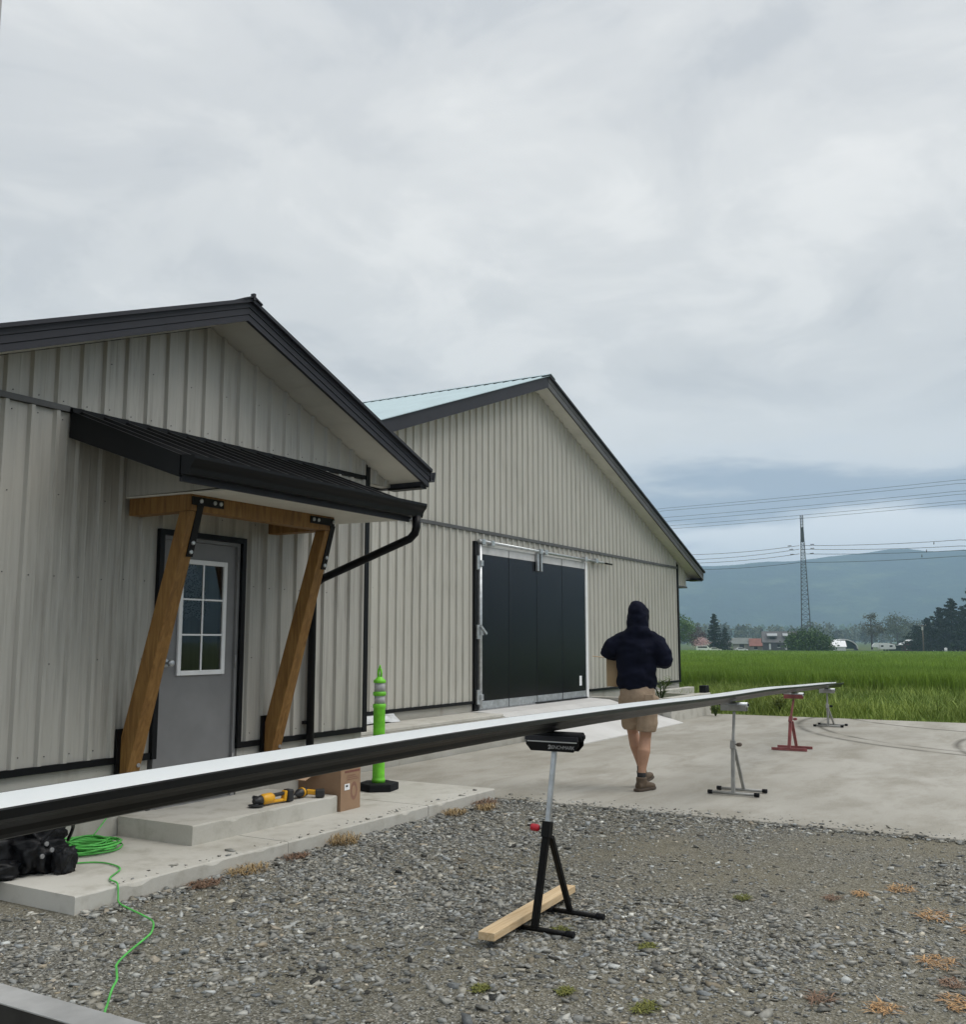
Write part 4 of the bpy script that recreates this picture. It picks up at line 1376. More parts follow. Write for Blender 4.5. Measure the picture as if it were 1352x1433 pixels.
# ------------------------------------------------------------------ cordless tools on the step
def grinder(loc, rz, label):
    t = thing('cordless_tool', label, 'tool', loc, rz)
    MB().tube([(-.20, 0, .045), (-.13, 0, .047), (-.125, 0, .047)], [.020, .038, .030], 14).build('gear_head', M_TOOLBLACK, t)
    MB().tube([(-.175, 0, .018), (-.175, 0, .012)], [.060, .062], 20).build('cutting_disc', M_TOOLBLACK, t)
    MB().tube([(-.175, 0, .045), (-.175, 0, .014)], .017, 10).build('spindle', M_STEEL, t)
    MB().tube([(-.127, 0, .047), (-.11, 0, .05), (-.03, 0, .052), (-.01, 0, .05)], [.034, .041, .041, .030], 14).build('motor_housing', M_YELLOW, t)
    MB().bar((-.012, 0, .068), (.105, 0, .072), .032, .026).build('upper_grip', M_TOOLBLACK, t, .008)
    MB().bar((-.025, 0, .024), (.115, 0, .022), .030, .024).build('lower_handle', M_YELLOW, t, .008)
    MB().bar((.102, 0, .012), (.116, 0, .092), .044, .030, (1, 0, 0)).build('rear_housing', M_YELLOW, t, .007)
    MB().box(.125, .180, -.036, .036, .004, .098).build('battery', M_TOOLBLACK, t, .009)
    MB().box(.180, .186, -.022, .022, .035, .065).build('battery_label', M_YELLOW, t)
    MB().tube([(-.09, .03, .05), (-.09, .13, .05)], [.013, .016], 10).build('side_handle', M_TOOLBLACK, t)
    return t


grinder((6.04, 5.43, .236), R(-6), 'yellow cordless angle grinder with black battery on the doorstep')
t = thing('cordless_drill', 'black and yellow cordless drill lying between grinder and carton', 'tool', (6.41, 5.46, .236), R(10))
MB().tube([(-.11, 0, .035), (-.06, 0, .04), (-.055, 0, .04), (.05, 0, .042), (.07, 0, .04)], [.012, .026, .034, .036, .028], 14).build('drill_body', M_TOOLBLACK, t)
MB().tube([(-.02, 0, .042), (.005, 0, .042)], .038, 14).build('yellow_collar', M_YELLOW, t)
MB().bar((.03, 0, .045), (.06, -.11, .035), .034, .04).build('grip', M_YELLOW, t, .009)
MB().bar((.04, -.10, .035), (.075, -.165, .035), .08, .06).build('battery', M_TOOLBLACK, t, .008)
MB().bar((-.19, 0, .02), (-.10, 0, .034), .008, .008).build('drill_bit', M_STEEL, t)


# ------------------------------------------------------------------ green cord
def catmull(P, n=8):
    P = [V(*p) for p in P]
    out = []
    for i in range(len(P) - 1):
        p0, p1, p2, p3 = P[max(i - 1, 0)], P[i], P[i + 1], P[min(i + 2, len(P) - 1)]
        for k in range(n):
            t = k / n
            out.append(.5 * ((2 * p1) + (-p0 + p2) * t + (2 * p0 - 5 * p1 + 4 * p2 - p3) * t * t + (-p0 + 3 * p1 - 3 * p2 + p3) * t ** 3))
    out.append(P[-1])
    return out


cord_pts = [(4.30, 5.50, .108), (4.38, 5.42, .108), (4.40, 5.30, .108), (4.34, 5.13, .108), (4.14, 4.98, .108), (4.07, 4.83, .112), (4.05, 4.795, .06), (4.03, 4.76, .022), (3.95, 4.58, .03), (3.90, 4.42, .03),
            (3.84, 4.27, .03), (3.72, 4.14, .028), (3.62, 4.07, .03), (3.42, 3.96, .03), (3.28, 3.87, .028), (3.22, 3.80, .028), (3.13, 3.69, .03), (3.05, 3.62, .03), (2.93, 3.50, .03), (2.80, 3.36, .03), (2.60, 3.05, .03), (2.35, 2.6, .028)]
cord = MB().tube(catmull(cord_pts, 6), .0052, 8).build('extension_cord', M_CORD)
tag(cord, 'green extension cord trailing over the walkway edge and across the gravel', 'cord')
coil = thing('cord_coil', 'flat coil of bright green cord on the walkway beside the black bags', 'cord', (4.60, 5.78, .1))
pts = []
rs = random.Random(4)
for k in range(13 * 26):
    a = 2 * math.pi * k / 26
    loop = k // 26
    r = .165 + .05 * math.sin(loop * 2.4) + .02 * math.sin(a * 2 + loop)
    pts.append((r * 1.05 * math.cos(a) + .03 * math.sin(loop * 1.7), r * .95 * math.sin(a) + .025 * math.cos(loop * 2.1), .008 + .0045 * loop + .004 * math.sin(a * 3 + loop * 2)))
MB().tube(pts, .0062, 6).build('coiled_cord', M_CORD, coil)
MB().tube(catmull([(.14, .12, .06), (.26, .20, .09), (.40, .252, .18)], 6), .005, 6).build('loose_end', M_CORD, coil)


# ------------------------------------------------------------------ crumpled black bags
def crumple(name, parent, c, size, seed, m, k=.35):
    bm = bmesh.new()
    bmesh.ops.create_icosphere(bm, subdivisions=4, radius=1.0)
    for v in bm.verts:
        p = v.co.copy()
        q = p * 1.5 + Vector((seed, seed * .7, seed * .3))
        n1 = abs(mnoise.noise(q)) * 1.2
        n2 = abs(mnoise.noise(q * 2.7)) * .6
        n3 = abs(mnoise.noise(q * 6)) * .25
        # boxy body with folds
        b = Vector((math.copysign(abs(p.x) ** .6, p.x), math.copysign(abs(p.y) ** .6, p.y), math.copysign(abs(p.z) ** .65, p.z)))
        s = .80 - k * (n1 + n2 + n3) + k * .55
        v.co = Vector((b.x * s * size[0], b.y * s * size[1], b.z * s * size[2]))
    zmin = min(v.co.z for v in bm.verts)
    for v in bm.verts:
        v.co.z = max(v.co.z, -size[2] * .72)
    zmin = min(v.co.z for v in bm.verts)
    for v in bm.verts:
        v.co += Vector((c[0], c[1], c[2] - zmin))
    me = bpy.data.meshes.new(name)
    bm.to_mesh(me)
    bm.free()
    me.polygons.foreach_set('use_smooth', [True] * len(me.polygons))
    return obj(name, me, m, parent)


M_BAG = mat('bag_black', (0.0035, 0.0037, 0.0048), .5, spec=.3, var=.3, var_scale=12, bump=.5, bump_scale=30, dist=.012)
bag = thing('tool_bag', 'slumped black tool bag with straps beside the green cord coil', 'bag', (4.05, 5.60, .1), R(12))
crumple('bag_body', bag, (0, 0, 0), (.19, .22, .13), 2.3, M_BAG, .45)
crumple('bag_top', bag, (.03, -.01, .11), (.16, .16, .11), 7.9, M_BAG, .5)
crumple('bag_pocket', bag, (.02, -.24, 0), (.08, .06, .10), 5.1, M_BAG, .4)
MB().tube(catmull([(-.12, -.18, .2), (-.05, -.26, .30), (.08, -.24, .27), (.16, -.14, .16)], 6), .011, 6).build('strap', M_BAG, bag)
for p in ((-.1, -.2, .19), (-.07, -.215, .15), (-.12, -.19, .12)):
    MB().tube([p, (p[0], p[1] - .012, p[2])], .014, 8).build('buckle', M_STEEL, bag)
bag2 = thing('tool_bag', 'flat black bag heaped against the walkway corner, left of the buckled one', 'bag', (3.80, 5.80, .1), R(-10))
bag2['label'] = 'heaped flat black bag with no buckles, lying behind the buckled tool bag'
crumple('bag_body', bag2, (0, 0, 0), (.27, .26, .16), 12.4, M_BAG)
crumple('bag_flap', bag2, (-.06, -.22, 0), (.24, .16, .07), 17.2, M_BAG, .4)
crumple('bag_top', bag2, (-.03, .02, .13), (.20, .18, .13), 21.2, M_BAG, .4)

# ------------------------------------------------------------------ low steel trestle and trailer post near the camera
tr = thing('steel_trestle', 'low grey steel channel rail on short legs over the gravel', 'rail', (1.98, 2.6, 0))
bf = names()
M_RAIL = mat('rail_grey', (0.42, 0.42, 0.41), .55, metal=.3, var=.18, var_scale=6, rough_var=.1, bump=.03, bump_scale=20)
MB().box(1.93, 2.035, 1.55, 3.75, .444, .450).build('rail_top', M_RAIL, None, .002)
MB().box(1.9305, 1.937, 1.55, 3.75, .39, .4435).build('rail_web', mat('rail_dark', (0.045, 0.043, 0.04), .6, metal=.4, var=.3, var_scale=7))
MB().box(2.028, 2.0345, 1.55, 3.75, .39, .4435).build('rail_web', M_RAIL)
for y in (1.7, 3.62):
    for x in (1.90, 2.06):
        MB().bar((x, y, .0), (1.95 if x < 1.98 else 2.015, y, .442), .03, .03).build('leg', M_RAIL)
adopt(tr, bf)
tp = thing('trailer_post', 'pale grey upright post at the edge of the yard', 'post', (.80, 1.355, 0))
MB().box(-.03, .03, -.03, .03, 0, 3.1).build('post_tube', mat('post_grey', (0.36, 0.36, 0.35), .5, var=.1), tp, .004)
MB().box(-.09, .09, -.09, .09, 0, .012).build('base_plate', M_STEEL, tp)

# ------------------------------------------------------------------ person
def loft(rings, mb, n=16):
    """rings: (centre, radius_side, radius_front, forward_axis, side_axis)"""
    base = len(mb.v)
    for c, a, b, sx, fx in rings:
        c, sx, fx = Vector(c), Vector(sx).normalized(), Vector(fx).normalized()
        for k in range(n):
            t = 2 * math.pi * k / n
            mb.v.append(tuple(c + sx * (a * math.cos(t)) + fx * (b * math.sin(t))))
    for i in range(len(rings) - 1):
        for k in range(n):
            a, b = base + i * n + k, base + i * n + (k + 1) % n
            mb.f.append((a, b, b + n, a + n))
            mb.sm.append(True)
    mb.f.append(tuple(base + k for k in reversed(range(n))))
    mb.f.append(tuple(base + (len(rings) - 1) * n + k for k in range(n)))
    mb.sm += [True, True]


def limb(mb, pts, rads, n=14, flat=1.0):
    """tapering limb through joints"""
    P = [Vector(p) for p in pts]
    rings = []
    prev = None
    for i, p in enumerate(P):
        d = (P[min(i + 1, len(P) - 1)] - P[max(i - 1, 0)]).normalized()
        s = Vector((0, 1, 0)) if prev is None else prev
        s = (s - d * s.dot(d)).normalized()
        if s.length < .1:
            s = Vector((1, 0, 0))
        prev = s
        f = d.cross(s)
        rings.append((p, rads[i], rads[i] * flat, s, f))
    loft(rings, mb, n)


def fuse(mb, name, m, parent, voxel, smooth=4, fac=.5):
    o = mb.build(name, m)
    r = o.modifiers.new('remesh', 'REMESH')
    r.mode = 'VOXEL'
    r.voxel_size = voxel
    r.use_smooth_shade = True
    s = o.modifiers.new('smooth', 'SMOOTH')
    s.factor = fac
    s.iterations = smooth
    bake(o)
    if parent is not None:
        o.parent = parent
    return o


X_, Y_, Z_ = (1, 0, 0), (0, 1, 0), (0, 0, 1)
per = thing('person', 'person in navy hoodie and tan shorts walking away carrying a carton', 'person', (9.58, 3.79, .021), R(19))
M_SKIN = mat('skin', (0.43, 0.24, 0.155), .55, var=.12, var_scale=10)
M_NAVY = mat('hoodie_navy', (0.0055, 0.0068, 0.0165), .9, spec=.12, var=.35, var_scale=7, bump=.9, bump_scale=9, dist=.02)
M_TAN = mat('shorts_tan', (0.34, 0.255, 0.18), .85, spec=.2, var=.2, var_scale=8, bump=.9, bump_scale=11, dist=.018)
M_BOOT = mat('boot_brown', (0.10, 0.068, 0.042), .75, var=.3, var_scale=14, bump=.4, bump_scale=40, dist=.006)
M_SOLE = mat('boot_sole', (0.07, 0.05, 0.035), .8, var=.2, var_scale=30)
M_SOCK = mat('sock_black', (0.012, 0.012, 0.013), .9)

RH, RK, RA = (0, -.085, .93), (.03, -.055, .50), (-.05, -.012, .13)
LH, LK, LA = (0, .095, .93), (.20, .075, .54), (.24, -.012, .15)
LSH, LEL, LWR = (.0, .20, 1.50), (.02, .315, 1.36), (.24, .20, 1.26)
RSH, REL, RWR = (.0, -.20, 1.49), (.0, -.275, 1.265), (.24, -.10, 1.30)
body = MB()
# head, neck, trunk
loft([((.01, 0, 1.50), .06, .06, Y_, X_), ((.015, 0, 1.58), .058, .062, Y_, X_), ((.03, 0, 1.63), .068, .085, Y_, X_), ((.035, 0, 1.69), .077, .098, Y_, X_), ((.03, 0, 1.75), .078, .10, Y_, X_), ((.025, 0, 1.80), .066, .085, Y_, X_), ((.02, 0, 1.835), .035, .045, Y_, X_)], body)
loft([((.125, 0, 1.665), .012, .012, Y_, Z_), ((.148, 0, 1.672), .014, .016, Y_, Z_), ((.125, 0, 1.715), .010, .012, Y_, Z_)], body, 8)           # nose
for e in (-1, 1):
    loft([((.02, e * .075, 1.68), .012, .025, Y_, X_), ((.015, e * .084, 1.71), .012, .03, Y_, X_), ((.015, e * .078, 1.735), .01, .022, Y_, X_)], body, 8)  # ears
loft([((0, 0, .86), .14, .10, Y_, X_), ((0, 0, .96), .155, .105, Y_, X_), ((0, 0, 1.1), .14, .095, Y_, X_), ((0, 0, 1.3), .165, .105, Y_, X_), ((0, 0, 1.45), .17, .095, Y_, X_), ((.005, 0, 1.53), .09, .07, Y_, X_)], body)
limb(body, [LSH, LEL, LWR], [.055, .045, .030])
limb(body, [RSH, REL, RWR], [.055, .045, .030])
for (h, k, a) in ((RH, RK, RA), (LH, LK, LA)):
    h, k, a = Vector(h), Vector(k), Vector(a)
    cal = k + (a - k) * .32 + Vector((-.022, 0, 0))
    limb(body, [h, h + (k - h) * .5, k + (h - k) * .12, k, cal, k + (a - k) * .7, a], [.095, .082, .062, .057, .064, .045, .036])


def hand(mb, wrist, fwd, palm_n, side):
    w, f, pn = Vector(wrist), Vector(fwd).normalized(), Vector(palm_n).normalized()
    s = f.cross(pn).normalized() * side
    loft([(w, .028, .02, s, pn), (w + f * .05, .042, .016, s, pn), (w + f * .10, .043, .014, s, pn)], mb, 10)
    for i, (off, ln) in enumerate(((-.033, .065), (-.011, .08), (.011, .075), (.033, .058))):
        b = w + f * .09 + s * off
        limb(mb, [b, b + f * ln * .5 + pn * .006, b + f * ln * .8 + pn * .022, b + f * ln * .85 + pn * .045], [.0098, .0095, .009, .008], 8)
    b = w + f * .03 - s * .035
    limb(mb, [b, b + f * .03 - s * .022 + pn * .012, b + f * .055 - s * .022 + pn * .035], [.013, .011, .009], 8)


hand(body, LWR, (.8, .2, -.3), (.1, -.9, -.35), 1)
hand(body, RWR, (.85, .35, .0), (0, .9, -.2), -1)
fuse(body, 'body', M_SKIN, per, .0085, 3)
# hoodie
hd = MB()
loft([((0, .02, .985), .187, .130, Y_, X_), ((0, .02, 1.03), .203, .145, Y_, X_), ((0, .02, 1.10), .200, .145, Y_, X_), ((0, .015, 1.25), .202, .145, Y_, X_), ((0, .01, 1.38), .222, .148, Y_, X_), ((0, .008, 1.47), .222, .136, Y_, X_), ((0, .008, 1.545), .18, .115, Y_, X_), ((0, .006, 1.60), .108, .095, Y_, X_)], hd, 24)
limb(hd, [(-.01, .05, 1.535), (-.005, .13, 1.505), (.0, .215, 1.455), (.0, .278, 1.395), (.02, .298, 1.372), (.05, .296, 1.36), (.13, .262, 1.33), (.225, .205, 1.27)], [.062, .080, .088, .088, .087, .082, .070, .052])
limb(hd, [(-.01, -.04, 1.535), (-.005, -.12, 1.505), (-.01, -.20, 1.435), (-.02, -.255, 1.34), (-.01, -.268, 1.282), (.03, -.26, 1.272), (.11, -.20, 1.275), (.225, -.11, 1.30)], [.062, .080, .090, .090, .087, .082, .070, .052])
# hood: egg shape open in front
loft([((-.005, 0, 1.555), .098, .095, Y_, X_), ((-.005, -.002, 1.60), .104, .112, Y_, X_), ((.005, -.006, 1.66), .110, .128, Y_, X_), ((.008, -.010, 1.72), .113, .136, Y_, X_), ((.012, -.010, 1.78), .103, .132, Y_, X_), ((.012, -.006, 1.825), .082, .112, Y_, X_), ((.008, .002, 1.858), .054, .075, Y_, X_), ((.0, .006, 1.872), .024, .030, Y_, X_)], hd, 20)
loft([((-.05, -.005, 1.52), .16, .075, Y_, X_), ((-.06, -.005, 1.56), .135, .068, Y_, X_), ((-.045, -.005, 1.605), .106, .078, Y_, X_)], hd, 16)       # folds at the nape
ho = fuse(hd, 'hoodie', M_NAVY, per, .011, 5)
for v in ho.data.vertices:                        # cloth folds; and open the hood around the face
    q = v.co
    n_ = mnoise.noise(Vector((q.x * 7, q.y * 7, q.z * 11))) * .011 + mnoise.noise(Vector((q.x * 16 + 3, q.y * 16, q.z * 22))) * .005
    v.co = q + v.normal * n_ * 1.9
    if q.x > .08 and q.z > 1.61 and q.z < 1.80 and abs(q.y) < .085:
        v.co.x = min(v.co.x, .045 + abs(q.y) * .5)
ho.data.update()
for (p, f) in (((.215, .212, 1.275), 1), ((.215, -.118, 1.30), -1)):
    c = MB()
    limb(c, [p, (p[0] + .04, p[1] - .022 * f, p[2] - .006)], [.047, .040])
    c.build('cuff', M_NAVY, per)
# shorts
sh = MB()
loft([((0, .015, 1.04), .168, .120, Y_, X_), ((-.005, .015, .98), .180, .132, Y_, X_), ((-.01, .012, .90), .185, .142, Y_, X_), ((-.005, .01, .83), .180, .138, Y_, X_)], sh, 20)
limb(sh, [(0, -.09, .92), (.0, -.087, .82), (.012, -.08, .70), (.015, -.070, .575)], [.108, .112, .105, .103])
limb(sh, [(0, .10, .92), (.04, .098, .82), (.10, .09, .72), (.155, .088, .605)], [.108, .110, .102, .098])
so_ = fuse(sh, 'shorts', M_TAN, per, .012, 3)
for v in so_.data.vertices:
    q = v.co
    v.co = q + v.normal * (mnoise.noise(Vector((q.x * 8, q.y * 8, q.z * 9 + 4))) * .013 + mnoise.noise(Vector((q.x * 20, q.y * 20, q.z * 14))) * .004)
so_.data.update()
MB().box(-.165, -.150, -.15, -.06, .87, .95).build('back_pocket', M_TAN, per, .006)


def boot(ankle, toe_yaw, pitch, name):
    a = Vector(ankle)
    mb = MB()
    ring = []
    for z, ax, bx_, off in ((.135, .050, .062, .0), (.09, .049, .064, .005), (.05, .047, .075, .015)):
        ring.append(((off, 0, z), ax, bx_, Y_, X_))
    loft(ring, mb, 14)
    loft([((-.062, 0, .045), .038, .036, Y_, Z_), ((-.02, 0, .055), .046, .050, Y_, Z_), ((.06, 0, .050), .045, .045, Y_, Z_), ((.13, .0, .040), .049, .036, Y_, Z_), ((.185, 0, .034), .040, .028, Y_, Z_), ((.205, 0, .028), .02, .015, Y_, Z_)], mb, 14)
    o = fuse(mb, name, M_BOOT, None, .008, 3)
    sole = MB()
    out = [(-.085, -.036), (-.03, -.046), (.06, -.044), (.13, -.052), (.19, -.042), (.215, 0), (.19, .042), (.13, .052), (.06, .044), (-.03, .046), (-.085, .036), (-.098, 0)]
    sole.prism(out, 0, .026, 'z')
    s = sole.build('boot_sole', M_SOLE, o, .005)
    sk = MB()
    limb(sk, [(0.0, 0, .10), (0.002, 0, .175)], [.045, .043])
    sk.build('sock', M_SOCK, o)
    o.parent = per
    o.location = (a.x, a.y, a.z)
    o.rotation_euler = (0, pitch, toe_yaw)
    return o


boot((RA[0] - .0, RA[1], .0), R(-34), 0, 'boot')
boot((LA[0] + .0, LA[1] - .0, .035), R(-24), R(-10), 'boot')
# carton held in front
M_KRAFT = mat('carton_kraft', (0.42, 0.30, 0.175), .85, var=.1, var_scale=6)
cb = thing('carried_carton', 'brown cardboard carton held against the walking person', 'box', (9.58, 3.79, 1.00), R(24))
MB().box(.13, .42, -.08, .315, .03, .035).build('carton_base', M_KRAFT, cb)
for a, b, c, d in ((.13, .135, -.08, .315), (.415, .42, -.08, .315), (.135, .415, -.08, -.075), (.135, .415, .31, .315)):
    MB().box(a, b, c, d, .035, .32).build('carton_side', M_KRAFT, cb)
MB().hexa([(.14, .313, .318), (.41, .313, .318), (.41, .46, .335), (.14, .46, .335), (.14, .313, .323), (.41, .313, .323), (.41, .46, .340), (.14, .46, .340)]).build('flap', M_KRAFT, cb)

# ------------------------------------------------------------------ gravel stones
def stone_field():
    def shell(n, kind_):
        if kind_ == 0:
            v = np.array([(1, 0, 0), (-1, 0, 0), (0, 1, 0), (0, -1, 0), (0, 0, 1), (0, 0, -1)], float)
            f = np.array([(0, 2, 4), (2, 1, 4), (1, 3, 4), (3, 0, 4), (2, 0, 5), (1, 2, 5), (3, 1, 5), (0, 3, 5)])
        else:
            v = np.array([(x, y, z) for z in (-1, 1) for y in (-1, 1) for x in (-1, 1)], float) * .68
            f = np.array([(0, 2, 3), (0, 3, 1), (4, 5, 7), (4, 7, 6), (0, 1, 5), (0, 5, 4), (2, 6, 7), (2, 7, 3), (0, 4, 6), (0, 6, 2), (1, 3, 7), (1, 7, 5)])
        return v, f
    allv, allf, allt = [], [], []
    off = 0
    for (N, s0, s1, knd, dens) in ((17000, .012, .034, 1, 1.2), (52000, .007, .0135, 1, .8), (80000, .0035, .0075, 0, .4)):
        P = np.stack([rng.uniform(1.9, 8.42, N * 3), rng.uniform(-2.2, 6.6, N * 3), np.zeros(N * 3)], 1)
        ok = ~((P[:, 0] > 3.72) & (P[:, 1] > 4.80))
        ok &= visible_mask(P, 60)
        cl = fbm(P, 1.3, 2.0)
        dirt = fbm(P, .55, 9.0)
        near_walk = np.exp(-((P[:, 1] - 4.3) / .8) ** 2) * .25
        ok &= rng.uniform(0, 1, len(P)) < np.clip((cl ** dens) * (1.55 - 1.45 * dirt) + near_walk, .06, 1)
        # the lower density keeps compacted patches near the slab
        ok &= ~((P[:, 0] > 7.0) & (rng.uniform(0, 1, len(P)) < .55 * (s0 > .005)))
        P = P[ok][:N]
        ns = int(N * .007)                            # strays kicked onto the slab and the walkway edge
        e1 = np.stack([8.43 + np.abs(rng.normal(0, .16, ns)), rng.uniform(-2, 4.8, ns), np.full(ns, .018)], 1)
        e2 = np.stack([rng.uniform(3.9, 8.3, ns // 9), 4.84 + np.abs(rng.normal(0, .06, ns // 9)), np.full(ns // 9, .10)], 1)
        e3 = np.stack([rng.uniform(3.8, 8.4, ns * 5), 4.80 - np.abs(rng.normal(0, .05, ns * 5)), np.full(ns * 5, .004)], 1)
        e4 = np.stack([8.46 - np.abs(rng.normal(0, .05, ns * 3)), rng.uniform(-2, 4.8, ns * 3), np.full(ns * 3, .004)], 1)
        P = np.concatenate([P, e1, e2, e3, e4])
        n = len(P)
        v, f = shell(n, knd)
        m = len(v)
        s = s0 + (s1 - s0) * rng.beta(1.2, 3.0, n)
        sc = np.stack([s * rng.uniform(.8, 1.5, n), s * rng.uniform(.6, 1.0, n), s * rng.uniform(.2, .48, n)], 1)
        vv = (v[None] * (1 + rng.uniform(-.35, .35, (n, m, 1))) + (rng.uniform(-.38, .38, (n, m, 3)) if knd else 0)) * sc[:, None, :]
        a = rng.uniform(0, 2 * np.pi, n)
        tl = rng.normal(0, .22, n)
        x, y, z = vv[..., 0], vv[..., 1], vv[..., 2]
        x, z = x * np.cos(tl)[:, None] - z * np.sin(tl)[:, None], x * np.sin(tl)[:, None] + z * np.cos(tl)[:, None]
        xr = x * np.cos(a)[:, None] - y * np.sin(a)[:, None]
        yr = x * np.sin(a)[:, None] + y * np.cos(a)[:, None]
        vv = np.stack([xr + P[:, 0:1], yr + P[:, 1:2], z + sc[:, 2:3] * .35 + P[:, 2:3]], 2)
        tone = np.clip(rng.normal(.265, .092, n), .05, .6)
        tone = np.where(rng.uniform(0, 1, n) < .035, rng.uniform(.38, .55, n), tone)
        tone = np.where(rng.uniform(0, 1, n) < .010 * (s > .008), rng.uniform(.6, .72, n), tone)
        warm = rng.normal(0, .035, n)
        brown = (rng.uniform(0, 1, n) < .05) * .12
        colr = np.stack([tone * (1.0 + warm + brown), tone * (.995 + .2 * warm), tone * (.91 - warm - brown)], 1)
        allv.append(vv.reshape(-1, 3))
        allf.append((f[None] + (np.arange(n) * m)[:, None, None] + off).reshape(-1, 3))
        allt.append(np.repeat(colr, m, 0))
        off += n * m
    o = np_mesh('gravel', np.concatenate(allv), np.concatenate(allf), MATS['stone'], np.clip(np.concatenate(allt), 0, 1))
    tag(o, 'loose grey crushed stone covering the yard in front', 'gravel')
    kind(o, 'stuff')


stone_field()


# ------------------------------------------------------------------ blades
def blades(name, P, h, w, lean, m, tint, label, cat, bend=.35):
    n = len(P)
    a = rng.uniform(0, 2 * np.pi, n)
    b = rng.uniform(0, 2 * np.pi, n)
    side = np.stack([np.cos(a), np.sin(a), np.zeros(n)], 1) * w[:, None] * .5
    ln = np.stack([np.cos(b), np.sin(b), np.zeros(n)], 1) * (lean * h)[:, None]
    up = np.stack([np.zeros(n), np.zeros(n), h], 1)
    v = np.stack([P - side, P + side, P + ln * bend + up * .6 + side * .8, P + ln * bend + up * .6 - side * .8, P + ln + up], 1)
    f = np.array([(0, 1, 2), (0, 2, 3), (3, 2, 4)])
    F = (f[None] + (np.arange(n) * 5)[:, None, None]).reshape(-1, 3)
    o = np_mesh(name, v.reshape(-1, 3), F, m, np.repeat(tint, 5))
    tag(o, label, cat)
    kind(o, 'stuff')
    return o


def gzv(x):
    return -2.2 * np.clip((x - 27.0) / 300.0, 0, 1)


CX_ = 29.0
# verge: rough short grass beyond the slab
N = 60000
P = np.stack([rng.uniform(20.15, CX_ + 1.0, N), rng.uniform(-3.5, 9.5, N), np.zeros(N)], 1)
P[:, 2] = gzv(P[:, 0])
P = P[visible_mask(P, 160)]
c = fbm(P, .9, 4.0)
n = len(P)
hgt = (.07 + .20 * c + .26 * rng.uniform(0, 1, n) ** 6) * np.clip((P[:, 0] - 20.1) / .5, .3, 1)
blades('verge_grass', P, hgt, rng.uniform(.008, .02, n), rng.uniform(.2, .9, n), MATS['verge_blade'], np.clip(.25 + .5 * c + rng.normal(0, .2, n), 0, 1), 'rough short verge grass between the slab and the crop field', 'grass')
kind(MB().add([(20.19, -14, .006), (CX_ + 2, -14, .0), (CX_ + 2, 40, .0), (20.19, 40, .006)], [(0, 1, 2, 3)]).build('grass_verge', MATS['verge_floor']), 'structure')
# crop: near stand blade by blade, thinner and larger with distance
P = np.zeros((0, 3))
for x0, x1, N, in ((CX_, 34, 70000), (34, 46, 60000), (46, 75, 50000), (75, 136, 45000), (136, 300, 40000)):
    y1 = x1 * .42 + 2
    q = np.stack([rng.uniform(x0, x1, N), rng.uniform(-x1 * .12 - 2, y1, N), np.zeros(N)], 1)
    P = np.concatenate([P, q])
P[:, 0] += np.where(P[:, 0] < CX_ + .6, .25 * np.sin(P[:, 1] * 2.3) + .15 * np.sin(P[:, 1] * 7), 0)
P[:, 2] = gzv(P[:, 0])
P = P[visible_mask(P, 170)]
d = P[:, 0]
n = len(P)
c = fbm(P, .35, 6.0)
rows = .5 + .5 * np.sin(P[:, 0] * 1.1 + 1.5 * fbm(P, .2, 3.0))
hgt = np.clip(.56 + .10 * c + .05 * rows + rng.normal(0, .045, n), .3, .9)
blades('crop_field', P, hgt, .016 * np.clip(d / 30, 1, 8) * rng.uniform(.7, 1.3, n), rng.uniform(.05, .4, n) * 1.0, MATS['crop_blade'], np.clip(.35 + .35 * c + rng.normal(0, .2, n), 0, 1), 'dense bright green grass crop filling the field', 'crop')
fx_ = [CX_ + .6, 32, 38, 46, 56, 70, 85, 100, 120, 138, 180, 240, 326]
fv = [(x, y, gz(x) + (.38 if i else .30)) for i, x in enumerate(fx_) for y in (-16, -6, 40, 110, 260)]
ff = [(i * 5 + j, (i + 1) * 5 + j, (i + 1) * 5 + j + 1, i * 5 + j + 1) for i in range(len(fx_) - 1) for j in range(4)]
kind(MB().add(fv, ff).build('field', MATS['crop_floor']), 'structure')


# ------------------------------------------------------------------ small dry tufts on the gravel
def tuft(x, y, z, r, h, n, m, label, group, seed, name='grass_tuft', cat='grass tuft'):
    rs = np.random.RandomState(seed)
    a = rs.uniform(0, 2 * np.pi, n)
    rr = r * np.sqrt(rs.uniform(0, 1, n))
    P0 = np.stack([rr * np.cos(a) * 1.3, rr * np.sin(a) * .8, np.zeros(n)], 1)
    b = rs.uniform(0, 2 * np.pi, n)
    ln = np.stack([np.cos(b), np.sin(b), np.zeros(n)], 1) * (r * rs.uniform(.4, 1.1, n))[:, None]
    hh = h * rs.uniform(.3, 1, n)
    up = np.stack([np.zeros(n), np.zeros(n), hh], 1)
    s = np.stack([-np.sin(b), np.cos(b), np.zeros(n)], 1) * rs.uniform(.0015, .0035, n)[:, None]
    v = np.stack([P0 - s, P0 + s, P0 + ln * .5 + up + s, P0 + ln * .5 + up - s, P0 + ln + up * .6], 1)
    f = np.array([(0, 1, 2), (0, 2, 3), (3, 2, 4)])
    F = (f[None] + (np.arange(n) * 5)[:, None, None]).reshape(-1, 3)
    o = np_mesh(name, v.reshape(-1, 3), F, m, np.repeat(rs.uniform(0, 1, n), 5))
    o.location = (x, y, z)
    tag(o, label, cat, group)
    return o


